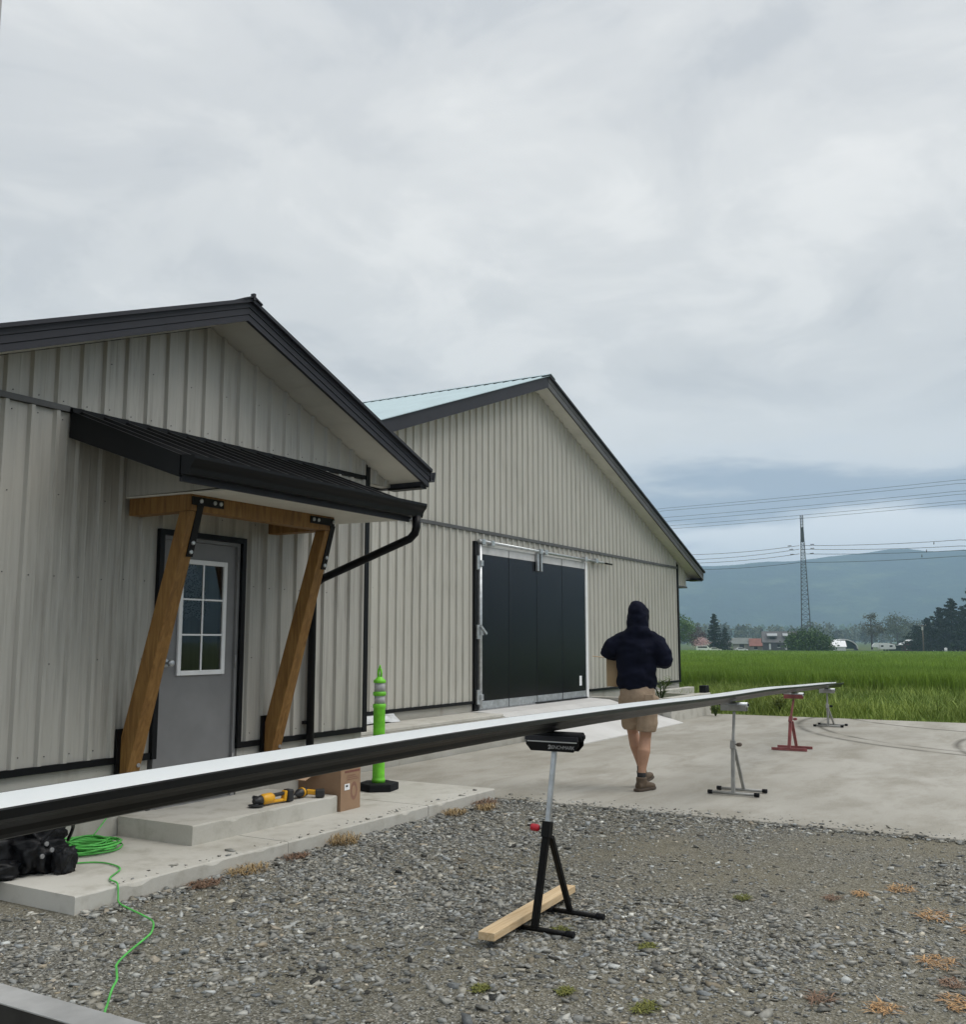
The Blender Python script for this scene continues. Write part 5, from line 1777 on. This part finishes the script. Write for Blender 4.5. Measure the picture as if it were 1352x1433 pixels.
STRAW = leaf_mat('straw', (0.17, 0.115, 0.055), (0.46, 0.34, 0.18))
ORANGE = leaf_mat('dry_orange', (0.26, 0.14, 0.06), (0.52, 0.33, 0.16))
MOSS = leaf_mat('moss', (0.08, 0.095, 0.025), (0.20, 0.20, 0.05))
RUST = leaf_mat('dry_rust', (0.12, 0.075, 0.05), (0.26, 0.165, 0.11))
k = 0
for x, y, r, h in ((5.02, 4.72, .12, .045), (6.05, 4.74, .11, .08), (5.5, 4.73, .08, .03), (4.62, 4.70, .09, .03)):
    tuft(x, y, .004, r, h, 170, STRAW if k < 2 else RUST, 'dry straw tuft at the foot of the walkway edge' if k < 2 else 'low rusty dead weed at the foot of the walkway edge', 'dry weeds along the walkway', 60 + k)
    k += 1
for x, y, r in ((7.55, 4.70, .10), (8.12, 4.74, .13), (7.9, 4.6, .09)):
    tuft(x, y, .004, r, .05, 170, RUST if k % 2 else STRAW, 'low brown dead weeds at the far corner of the walkway', 'dead weeds at walkway corner', 60 + k)
    k += 1
for x, y, r in ((6.68, .98, .08), (6.43, 1.17, .05), (6.15, .73, .09), (5.95, .52, .08), (5.28, .63, .08), (4.54, .76, .06), (5.6, .42, .08), (4.75, .50, .07), (4.35, .55, .05), (5.05, .35, .08)):
    tuft(x, y, .006, r * 1.1, .010, 80, ORANGE, 'flattened dry orange weed on the gravel', 'dry orange weeds on the gravel', 60 + k)
    k += 1
for x, y, r in ((4.52, 1.01, .06), (6.25, 1.30, .05), (4.1, .62, .06), (5.0, .55, .05)):
    tuft(x, y, .006, r * 1.1, .010, 80, RUST, 'flattened dark rusty weed on the gravel', 'rusty weeds on the gravel', 60 + k)
    k += 1
for x, y, r in ((4.83, 1.89, .055), (4.05, 1.60, .07), (4.06, 1.97, .05), (4.86, 2.38, .07), (6.0, 1.75, .06), (3.9, 2.3, .05)):
    tuft(x, y, .004, r * .8, .012, 150, MOSS, 'small green moss patch among the stones', 'moss patches on the gravel', 60 + k)
    k += 1

# ------------------------------------------------------------------ background beyond the field
def zy(y, d):
    """height of a thing whose outline reaches picture row y at forward distance d"""
    t = (PH / 2 - y) / FPX
    return CAM_H + d * (t * math.cos(R(PITCH)) + math.sin(R(PITCH))) / (math.cos(R(PITCH)) - t * math.sin(R(PITCH)))


def leaves(name, P, size, m, tint, parent, rs, droop=0.0):
    n = len(P)
    d1 = rs.normal(size=(n, 3))
    d1 /= np.linalg.norm(d1, axis=1)[:, None]
    d2 = np.cross(d1, rs.normal(size=(n, 3)))
    d2 /= np.linalg.norm(d2, axis=1)[:, None]
    s = size * rs.uniform(.6, 1.3, n)[:, None]
    v = np.stack([P + d1 * s, P + d2 * s * .7, P - d1 * s, P - d2 * s * .7], 1)
    f = np.array([(0, 1, 2), (0, 2, 3)])
    F = (f[None] + (np.arange(n) * 4)[:, None, None]).reshape(-1, 3)
    o = np_mesh(name, v.reshape(-1, 3), F, m, np.repeat(tint, 4), parent)
    kind(o, 'stuff')
    return o


def broadleaf(px, d, wpx, ytop, label, m, seed, n=3200, clumps=26, bare=.18, name='broadleaf_tree', cat='tree', group=None, trunk_col=None, sparse=False, leaf=.024):
    rs = np.random.RandomState(seed)
    x, y = bgpos(px, d)
    z0 = gz(x)
    H = zy(ytop, d) - z0
    w = wpx / FPX * d / 2
    root = thing(name, label, cat, (x, y, z0 - .05), 0, group)
    tm = trunk_col or mat('bark', (0.07, 0.055, 0.042), .9, var=.3, var_scale=3)
    tk = MB().tube([(0, 0, 0), (.02 * H, 0, H * .35), (0, .01 * H, H * .8)], [H * .028, H * .020, H * .006], 8)
    C = []
    for i in range(clumps):
        while True:
            q = rs.uniform(-1, 1, 3)
            if q @ q < 1:
                break
        q = q / max(.35, np.linalg.norm(q)) * np.linalg.norm(q) ** .6
        cz = H * (bare + (1 - bare) * .52) + q[2] * H * (1 - bare) * .44
        C.append((q[0] * w * .82, q[1] * w * .82, cz))
    for i in range(0, clumps, 2):
        c = C[i]
        tk.tube([(0, 0, H * rs.uniform(.2, .55)), (c[0] * .5, c[1] * .5, c[2] * .8), c], [H * .010, H * .006, H * .002], 5)
    tk.build('trunk', tm, root)
    C = np.array(C)
    idx = rs.randint(0, clumps, n)
    rad = (w * .34 if not sparse else w * .24)
    off = rs.normal(size=(n, 3)) * np.array([rad, rad, rad * .8]) * .62
    P = C[idx] + off
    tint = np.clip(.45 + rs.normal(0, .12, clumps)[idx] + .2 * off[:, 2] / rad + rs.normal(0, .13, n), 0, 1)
    P[:, 2] = np.maximum(P[:, 2], .3)
    leaves('crown', P, H * (leaf if not sparse else .018), m, tint, root, rs)
    return root


def conifer(px, d, wpx, ytop, label, m, seed, n=3400, group=None, ragged=.3):
    rs = np.random.RandomState(seed)
    x, y = bgpos(px, d)
    z0 = gz(x)
    H = zy(ytop, d) - z0
    w = wpx / FPX * d / 2
    root = thing('conifer_tree', label, 'tree', (x, y, z0 - .05), 0, group)
    tm = mat('bark', (0.07, 0.055, 0.042), .9, var=.3, var_scale=3)
    tk = MB().tube([(0, 0, 0), (0, 0, H * .5), (0, 0, H * .97)], [H * .022, H * .014, H * .003], 8)
    nb = 70
    BP, BD = [], []
    for i in range(nb):
        t = .06 + .90 * (i / nb)
        L = w * (1 - t) ** .75 * rs.uniform(1 - ragged, 1.12) + .15
        a = i * 2.4 + rs.uniform(-.4, .4)
        BP.append((0, 0, H * t))
        BD.append((math.cos(a) * L, math.sin(a) * L, L * rs.uniform(-.05, .30) - .05 * L))
        if i % 3 == 0:
            tk.tube([BP[-1], tuple(np.array(BP[-1]) + np.array(BD[-1]) * .9)], [H * .005, H * .0015], 4)
    tk.build('trunk', tm, root)
    BP, BD = np.array(BP), np.array(BD)
    L = np.linalg.norm(BD, axis=1)
    idx = rs.choice(nb, n, p=(L + .3) / (L + .3).sum())
    u = rs.uniform(.08, 1, n)
    P = BP[idx] + BD[idx] * u[:, None]
    side = np.stack([-BD[idx][:, 1], BD[idx][:, 0], np.zeros(n)], 1)
    P += side * (rs.normal(0, .17, n) * (1.15 - u))[:, None]
    P[:, 2] -= (np.abs(rs.normal(0, .045, n)) * L[idx] * 1.6 + .0)
    P += rs.normal(0, .10, (n, 3))
    P[:, 2] = np.maximum(P[:, 2], .2)
    tint = np.clip(.35 + .35 * u - .1 + rs.normal(0, .16, n), 0, 1)
    leaves('crown', P, H * .020, m, tint, root, rs)
    return root


LF_OAK = leaf_mat('leaf_spring', (0.040, 0.085, 0.018), (0.12, 0.20, 0.045))
LF_RED = leaf_mat('leaf_copper', (0.045, 0.022, 0.022), (0.12, 0.06, 0.05))
LF_PINK = leaf_mat('blossom', (0.42, 0.22, 0.25), (0.80, 0.58, 0.60))
LF_CON = leaf_mat('needle_dark', (0.006, 0.016, 0.012), (0.025, 0.048, 0.030))
LF_BUSH = leaf_mat('leaf_bush', (0.020, 0.052, 0.012), (0.07, 0.13, 0.028))
LF_OLIVE = leaf_mat('leaf_olive', (0.055, 0.070, 0.030), (0.13, 0.15, 0.065))
LF_BARE = leaf_mat('leaf_sparse', (0.055, 0.060, 0.035), (0.12, 0.12, 0.07))
broadleaf(951, 335, 42, 861, 'round green broadleaf tree showing past the barn corner', LF_OAK, 1)
broadleaf(975, 345, 30, 877, 'dark copper-leaved tree between the round green tree and the conifer', LF_RED, 2, n=1800)
broadleaf(980, 318, 24, 891, 'pink blossoming tree in front of the dark conifer', LF_PINK, 3, n=1800, bare=.2)
conifer(1000, 332, 26, 856, 'tall dense dark conifer behind the pink blossom tree', LF_CON, 4, n=4200, ragged=.12)
conifer(1015, 330, 26, 876, 'shorter dark conifer grown into the tall one beside the pink tree', LF_CON, 5, n=3000, ragged=.15)
broadleaf(1131, 282, 60, 887, 'broad round green bush at the foot of the lattice tower', LF_BUSH, 6, n=9000, clumps=60, bare=-.12, leaf=.06, name='round_bush', cat='bush')
broadleaf(1220, 420, 36, 856, 'tall thin-crowned tree with bare trunk behind the white trailer', LF_BARE, 7, n=1500, clumps=22, bare=.25, sparse=True)
broadleaf(1256, 620, 40, 860, 'pale olive hazy tree behind the maroon house', LF_OLIVE, 8, n=2600, bare=.08)
broadleaf(1284, 700, 34, 868, 'low pale olive tree farther off behind the dark conifers', LF_OLIVE, 9, n=2200, bare=.08)
for i, (px, d, w, yt, lab) in enumerate(((1284, 330, 34, 873, 'low spreading dark conifer by the utility pole'), (1299, 338, 30, 862, 'ragged dark conifer right behind the utility pole'), (1317, 335, 36, 847, 'pointed dark conifer beside the tallest of the row'), (1334, 328, 40, 834, 'tallest pointed dark conifer of the row past the utility pole'), (1349, 340, 34, 845, 'dark conifer just past the tallest of the row'), (1366, 330, 44, 815, 'very tall dark conifer ending the row'))):
    conifer(px, d, w * 1.75, yt, lab, LF_CON, 20 + i, n=6500, group='dark conifers beyond the field', ragged=.5)


# far wood reading as one hazy mass
def wood(name, px0, px1, d0, d1, y0, y1, n, m, label, seed):
    rs = np.random.RandomState(seed)
    P, T = [], []
    for i in range(n):
        px, d = rs.uniform(px0, px1), rs.uniform(d0, d1)
        x, y = bgpos(px, d)
        H = zy(rs.uniform(y0, y1), d) - gz(x)
        w = H * rs.uniform(.25, .42)
        k = 130
        q = rs.normal(size=(k, 3))
        q /= np.linalg.norm(q, axis=1)[:, None]
        q *= rs.uniform(.5, 1, k)[:, None]
        P.append(np.array([x, y, gz(x) + H * .52]) + q * np.array([w, w, H * .48]))
        T.append(np.clip(rs.uniform(.1, .8) + rs.normal(0, .15, k), 0, 1))
    o = leaves(name, np.concatenate(P), 1.3 * d0 / 700, m, np.concatenate(T), None, rs)
    tag(o, label, 'wood')
    return o


wood('far_wood', 900, 1600, 850, 1150, 868, 888, 170, LF_OLIVE, 'hazy belt of spring-green trees far behind the farm buildings', 31)
wood('distant_wood', 850, 1700, 1700, 2300, 872, 886, 200, LF_OAK, 'blue-hazed belt of woodland along the foot of the hills', 32)

# ------------------------------------------------------------------ farm buildings
M_SHING = mat('shingle_grey', (0.13, 0.13, 0.135), .85, var=.2, var_scale=.8)
M_WALLG = mat('wall_slate', (0.085, 0.085, 0.095), .8, var=.1, var_scale=.5)
M_WALLB = mat('wall_beige', (0.30, 0.29, 0.26), .8, var=.1, var_scale=.5)
M_REDROOF = mat('roof_red', (0.20, 0.075, 0.055), .7, var=.2, var_scale=.5)
M_GRNROOF = mat('roof_greygreen', (0.14, 0.16, 0.15), .7, var=.2, var_scale=.5)
M_MAROON = mat('wall_maroon', (0.12, 0.045, 0.055), .8, var=.15, var_scale=.5)
M_DGREEN = mat('dark_green_metal', (0.015, 0.05, 0.04), .6)
M_WIN = mat('window_dark', (0.015, 0.018, 0.02), .15)
FACE = R(YAW - 14)          # houses face roughly back to the yard


def house(name, label, px0, px1, d, wall_y, roof_y, mw, mr, depth=8.0, ridge_across=True, wins=(), gable_white=False, cat='house', rz=0.0):
    xa, ya = bgpos((px0 + px1) / 2, d)
    z0 = gz(xa) - .05
    root = thing(name, label, cat, (xa, ya, z0), FACE + rz)
    w = (px1 - px0) / FPX * d / 2
    hw = zy(wall_y, d) - z0
    hr = zy(roof_y, d) - z0
    MB().box(0, depth, -w, w, 0, hw).build('wall', mw, root)
    e = .35
    if ridge_across:
        f = MB().prism([(-e, hw - .12), (depth / 2, hr), (depth + e, hw - .12), (depth + e, hw + .06), (depth / 2, hr + .18), (-e, hw + .06)], -w - e, w + e)
        f.build('roof', mr, root)
        MB().prism([(0, hw), (depth / 2, hr - .05), (depth, hw)], -w + .02, w - .02).build('gable', mw, root)
    else:
        MB().prism([(-w - e, hw - .12), (0, hr), (w + e, hw - .12), (w + e, hw + .1), (0, hr + .25), (-w - e, hw + .1)], -e, depth + e, 'x').build('roof', mr, root)
        MB().prism([(-w, hw), (0, hr - .02), (w, hw)], .02, depth - .02, 'x').build('gable', mw, root)
    for (u, zb, ww, hh, mm) in wins:
        yy = w - u * 2 * w
        wo_ = MB().box(-.06, .02, yy - ww / 2, yy + ww / 2, zb, zb + hh).build('window', mm, root)
        if mm is M_WIN:
            MB().box(-.09, -.03, yy - ww / 2 - .12, yy + ww / 2 + .12, zb - .14, zb - .005).build('window_sill', M_WHITE, wo_)
    return root, w, hw, hr


house('farm_house', 'low beige house with long grey roof behind the pink tree', 997, 1022, 340, 902, 897, M_WALLB, M_SHING, 8, True, ((.3, .9, 1.0, 1.0, M_WIN), (.75, .9, 1.0, 1.0, M_WIN)))
house('farm_shed', 'grey-green roofed shed with a red roof patch between low house and slate house', 1026, 1050, 365, 901, 893, M_WALLB, M_GRNROOF, 9, True, ((.5, .3, 1.6, 2.0, M_WIN),), cat='shed')
house('red_roof_shed', 'shed with a rusty red roof beside the slate house', 1050, 1069, 362, 904, 894, M_WALLB, M_REDROOF, 8, True, ((.4, .5, 1.2, 1.2, M_WIN),), cat='shed')
hs, w, hw, hr = house('dormer_house', 'dark slate-grey house with two shed-roofed dormers', 1069, 1114, 350, 899, 884, M_WALLG, M_SHING, 8, True, ((.20, .6, .6, 2.0, M_WHITE), (.46, 1.4, .8, .9, M_WIN), (.68, .6, .7, 2.0, M_WHITE)))
for u in (.28, .75):
    yy = w - u * 2 * w
    dm = MB().box(.9, 3.6, yy - 1.5, yy + 1.5, hw + .2, hw + 2.3).build('dormer', M_WALLG, hs)
    MB().hexa([(.5, yy - 1.75, hw + 2.2), (.5, yy + 1.75, hw + 2.2), (4.2, yy + 1.75, hw + 3.3), (4.2, yy - 1.75, hw + 3.3), (.5, yy - 1.75, hw + 2.4), (.5, yy + 1.75, hw + 2.4), (4.2, yy + 1.75, hw + 3.5), (4.2, yy - 1.75, hw + 3.5)]).build('dormer_roof', M_GALV, dm)
    MB().box(.84, .9, yy - .9, yy + .9, hw + .75, hw + 2.0).build('dormer_window', M_WIN, dm)
house('white_shed', 'white-walled low building beside the green bush', 1146, 1182, 365, 905, 897, M_WHITE, M_WHITE, 8, True, ((.5, .3, 2.0, 1.6, M_WIN),), cat='shed')
# quonset shelter with white curved cover
qx, qy = bgpos(1180, 372)
q = thing('curved_shelter', 'white curved-roof farm shelter with dark open end', 'shelter', (qx, qy, gz(qx)), FACE)
prof = [(5.2 * math.cos(R(t)), .6 + 3.6 * math.sin(R(t))) for t in range(0, 181, 12)]
inn = [(4.95 * math.cos(R(t)), .6 + 3.35 * math.sin(R(t))) for t in range(180, -1, -12)]
MB().prism(prof + inn, 0, 12, 'x').build('curved_cover', M_WHITE, q)
MB().prism([(4.9 * math.cos(R(t)), .6 + 3.3 * math.sin(R(t))) for t in range(0, 181, 12)], 3, 3.2, 'x').build('dark_end', M_DGREEN, q)
MB().box(.1, 11.9, -5.1, -4.9, 0, .7).build('side_wall', M_WALLG, q)
MB().box(.1, 11.9, 4.9, 5.1, 0, .7).build('side_wall', M_WALLG, q)
house('maroon_house', 'maroon house with white gable edge next to the white trailer', 1263, 1288, 345, 903, 896, M_MAROON, M_WHITE, 9, False, ((.3, .8, 1.0, .9, M_WIN),))
# carport beside it
cx_, cy_ = bgpos(1255, 340)
cp = thing('carport', 'dark green lean-to carport between white trailer and maroon house', 'carport', (cx_, cy_, gz(cx_)), FACE)
MB().hexa([(0, -2.2, 1.9), (0, 2.2, 2.6), (5, 2.2, 2.6), (5, -2.2, 1.9), (0, -2.2, 2.05), (0, 2.2, 2.8), (5, 2.2, 2.8), (5, -2.2, 2.05)]).build('roof', M_GRNROOF, cp)
MB().box(4.6, 4.8, -2, 2, 0, 1.95).build('back_wall', M_DGREEN, cp)
for yy in (-2, 2):
    for xx in (.1, 4.4):
        MB().box(xx, xx + .15, yy - .08, yy + .08, 0, 1.98).build('post', M_DGREEN, cp)


# white trailer, van, parked cars, barrel
def trailer(px, d, label):
    x, y = bgpos(px, d)
    t = thing('camper_trailer', label, 'trailer', (x, y, gz(x)), FACE)
    prof = [(-3.6, .75), (-3.75, 1.2), (-3.4, 2.3), (-1.2, 2.75), (2.9, 2.75), (3.6, 2.1), (3.65, 1.4), (1.9, 1.35), (1.8, .75)]
    MB().prism([(a, b) for a, b in prof], 0, 2.3, 'x').build('body', M_WHITE, t, .06)
    for a, b in ((-2.2, .9), (.6, .8)):
        MB().box(-.03, .01, a - b / 2, a + b / 2, 1.5, 2.05).build('window', M_WIN, t)
    MB().box(-.03, .01, 1.15, 1.75, .9, 2.3).build('door', mat('off_white', (0.6, 0.6, 0.58), .6), t)
    for a in (-.9, 0.0):
        MB().tube([(-.02, a, .36), (.22, a, .36)], .36, 14).build('wheel', M_RUBBER, t)
    MB().box(.9, 1.3, 3.3, 4.2, .55, .65).build('hitch', M_STEEL, t)
    return t


trailer(1237, 338, 'white fifth-wheel camper trailer parked beyond the field')


def car(px, d, label, m, van=False, group=None):
    x, y = bgpos(px, d)
    t = thing('parked_car', label, 'car', (x, y, gz(x)), FACE + R(4), group)
    if van:
        prof = [(-2.3, .35), (-2.35, .95), (-1.7, 1.15), (-1.1, 1.85), (2.2, 1.9), (2.35, 1.0), (2.3, .35)]
    else:
        prof = [(-2.2, .35), (-2.25, .75), (-1.2, .9), (-.55, 1.4), (.9, 1.42), (1.6, .95), (2.2, .88), (2.25, .35)]
    MB().prism(prof, 0, 1.75, 'x').build('body', m, t, .05)
    MB().box(-.02, .01, -.9 if not van else -1.0, .95 if not van else 1.9, .98 if not van else 1.2, 1.32 if not van else 1.7).build('window', M_WIN, t)
    for a in (-1.4, 1.4):
        w_ = MB().tube([(-.03, a, .33), (.2, a, .33)], .33, 14).build('wheel', M_RUBBER, t)
        MB().tube([(-.05, a, .33), (-.028, a, .33)], .18, 10).build('rim', M_GALV, w_)
    MB().box(-.02, .05, -2.24, -2.1, .62, .75).build('headlight', M_WHITE, t)
    return t


car(1037, 332, 'white parked car in front of the grey-green shed', M_WHITE)
car(985, 316, 'white van half hidden under the pink blossom tree', M_WHITE, True)
car(1000, 322, 'white parked pickup beside the pink blossom tree', mat('off_white', (0.6, 0.6, 0.58), .6))
car(1312, 332, 'black parked car in front of the dark conifers', M_TOOLBLACK)
bxx, byy = bgpos(1323, 322)
br = thing('white_barrel', 'small white barrel standing before the dark conifers', 'barrel', (bxx, byy, gz(bxx)))
MB().lathe((0, 0, 0), [(.42, 0), (.46, .1), (.46, .5), (.50, .55), (.46, .6), (.46, 1.2), (.40, 1.28)], 14).build('barrel_body', M_WHITE, br)
MB().lathe((0, 0, 0), [(.30, 1.28), (.30, 1.36), (.1, 1.38)], 14).build('barrel_lid', M_WHITE, br)
# utility pole with a pale meter box
ux, uy = bgpos(1292, 312)
up = thing('utility_pole', 'wooden utility pole with pale box in front of the conifers', 'pole', (ux, uy, gz(ux)))
H = zy(874, 312) - gz(ux)
MB().tube([(0, 0, 0), (.1, 0, H)], [.22, .15], 10).build('pole_shaft', mat('pole_wood', (0.15, 0.12, 0.10), .9, var=.2, var_scale=2), up)
MB().box(-.42, -.17, -.25, .25, H * .80, H * .92).build('transformer_box', mat('box_pale', (0.5, 0.5, 0.5), .6), up)
MB().box(-.1, .1, -1.1, 1.1, H - .35, H - .2).build('crossarm', mat('pole_wood', (0.15, 0.12, 0.10), .9), up)
for yy in (-1, 0, 1):
    MB().tube([(0, yy, H - .2), (0, yy, H + .05)], .06, 8).build('insulator', M_GALV, up)

# ------------------------------------------------------------------ lattice tower and lines
TD = 350
tx, ty = bgpos(1129, TD)
tz = gz(tx)
TH = zy(721, TD) - tz
lt = thing('lattice_tower', 'slender grey steel lattice power tower rising behind the green bush', 'tower', (tx, ty, tz), R(YAW - 20))
M_TOWER = mat('tower_steel', (0.075, 0.082, 0.088), .6, metal=.3, var=.15, var_scale=.5)
b0, b1 = 1.75, .42
hw_ = lambda z: b0 + (b1 - b0) * min(1, z / (TH * .90))
lean = lambda z: -1.5 * z / TH        # the tower leans a touch
for sx in (-1, 1):
    for sy in (-1, 1):
        MB().tube([(sx * hw_(0), sy * hw_(0), 0), (sx * hw_(TH * .5), sy * hw_(TH * .5), TH * .5), (sx * b1, sy * b1, TH * .9), (sx * b1, sy * b1, TH)], .13, 5).build('leg', M_TOWER, lt)
br_ = MB()
z = 0
k = 0
while z < TH - .6:
    st = max(1.0, hw_(z) * 1.35)
    z2 = min(TH, z + st)
    a, b = hw_(z), hw_(z2)
    for (c1, c2) in (((-1, -1), (1, -1)), ((1, -1), (1, 1)), ((1, 1), (-1, 1)), ((-1, 1), (-1, -1))):
        p, q_ = (c1, c2) if k % 2 else (c2, c1)
        br_.bar((p[0] * a, p[1] * a, z), (q_[0] * b, q_[1] * b, z2), .11, .11)
        br_.bar((p[0] * b, p[1] * b, z2), (q_[0] * b, q_[1] * b, z2), .08, .08)
    z = z2
    k += 1
kind(br_.build('lattice', M_TOWER, lt), 'stuff')
MB().box(-.5, .5, -.5, .5, TH * .80, TH * .91).build('head_cage', M_TOWER, lt)
M_WIRE = mat('wire_grey', (0.06, 0.065, 0.075), .6)
M_INS = mat('insulator_grey', (0.10, 0.10, 0.11), .5)


def wire(pts, r, label, group, sag=0.0):
    """pts: (column, row, distance) stations the line passes through"""
    W_ = []
    for px, yy, d in pts:
        x, y = bgpos(px, d)
        W_.append((x, y, zy(yy, d)))
    out = []
    for a, b in zip(W_, W_[1:]):
        for k in range(16):
            t = k / 16
            out.append((a[0] + (b[0] - a[0]) * t, a[1] + (b[1] - a[1]) * t, a[2] + (b[2] - a[2]) * t - sag * 4 * t * (1 - t)))
    out.append(W_[-1])
    o = MB().tube(out, r, 5).build('power_line', M_WIRE)
    tag(o, label, 'cable', group)
    return o


for i, (y0, y1) in enumerate(((711, 672), (714.5, 677), (724, 687.5), (729.5, 692), (736, 701), (740.5, 705.5))):
    s_ = (y1 - y0) / 415.
    wire([(800, y0 - s_ * 137, 560), (937, y0, 520), (1352, y1 + .0, 420), (1500, y1 + s_ * 148, 390)], .085, 'upper power line passing above the lattice tower', 'upper power lines', .4)
for i, (ya, yb, yc) in enumerate(((776, 763.5, 755.5), (783, 768.5, 764), (788, 775, 770), (797, 787, 778))):
    wire([(780, ya + 8, 420), (975, ya, 385), (1124, yb, TD)], .085, 'lower power line reaching the tower from behind the barn', 'lower power lines, barn side', .6)
    wire([(1127, yb, TD), (1352, yc, 320), (1500, yc - 6, 300)], .085, 'lower power line leaving the tower past the conifers', 'lower power lines, conifer side', .5)
for px, y, dx in ((1108, 764, 1), (1110, 769, 1), (1111, 776, 1), (1140, 762, -1), (1140, 767.5, -1), (1139, 774.5, -1)):
    x, yy = bgpos(px, TD)
    x2, yy2 = bgpos(px + 5, TD)
    o = MB().tube([(x, yy, zy(y, TD)), (x2, yy2, zy(y - .4, TD))], .17, 6)
    o = o.build('insulator_string', M_INS)
    tag(o, 'grey insulator string on a line beside the lattice tower', 'insulator', 'insulators beside the tower')
for px, y in ((1315, 760), (1304, 771), (1297, 778)):
    x, yy = bgpos(px, 325)
    zt_ = zy(y - 2.2, 325)
    o = MB().tube([(x, yy, zt_), (x, yy, zt_ - 1.0)], .10, 6).tube([(x, yy, zt_ - .4), (x, yy, zt_ - .7)], .2, 6).build('line_damper', M_INS)
    tag(o, 'small grey fitting hanging on the lower power lines', 'fitting', 'fittings on the lower power lines')

# ------------------------------------------------------------------ hills
def hills(name, r0, r1, hmax, seed, base_y, az0=-75, az1=120):
    na, nr = 190, 26
    v = []
    for i in range(na + 1):
        az = R(az0 + (az1 - az0) * i / na)
        for j in range(nr + 1):
            t = j / nr
            r = r0 + (r1 - r0) * t
            x, y = r * math.cos(az), r * math.sin(az)
            q = Vector((x * .00042 + seed, y * .00042, seed * .3))
            ridge = .80 + .10 * mnoise.noise(q) + .09 * mnoise.noise(q * 2.3) + .08 * mnoise.noise(q * 5.1) + .03 * mnoise.noise(q * 13)
            up_ = math.sin(min(1, t / .72) * math.pi / 2) ** 1.15
            v.append((x, y, -3.5 + hmax * ridge * up_ * (1 if t < .72 else 1 - .25 * (t - .72) / .28) + 14 * up_ * mnoise.noise(q * 17)))
    f = [(i * (nr + 1) + j, i * (nr + 1) + j + 1, (i + 1) * (nr + 1) + j + 1, (i + 1) * (nr + 1) + j) for i in range(na) for j in range(nr)]
    mb = MB().add(v, f, True)
    return kind(mb.build(name, MATS['hill_forest']), 'structure')


hills('hills', 2700, 4600, 385, 1.7, 0)

# ------------------------------------------------------------------ haze in the air
hz = MB().box(-1600, 7900, -7600, 7600, -6, 440).build('haze', None)
hm = bpy.data.materials.new('haze')
hm.use_nodes = True
ht = hm.node_tree
for n_ in list(ht.nodes):
    ht.nodes.remove(n_)
ho_ = ht.nodes.new('ShaderNodeOutputMaterial')
pv = ht.nodes.new('ShaderNodeVolumePrincipled')
pv.inputs['Color'].default_value = (0.54, 0.75, 1.0, 1)
pv.inputs['Density'].default_value = 2.7e-4
pv.inputs['Anisotropy'].default_value = 0.1
ht.links.new(pv.outputs[0], ho_.inputs['Volume'])
hz.data.materials.append(hm)
kind(hz, 'stuff')
tag(hz, 'thin pale haze filling the air over the whole valley', 'haze')
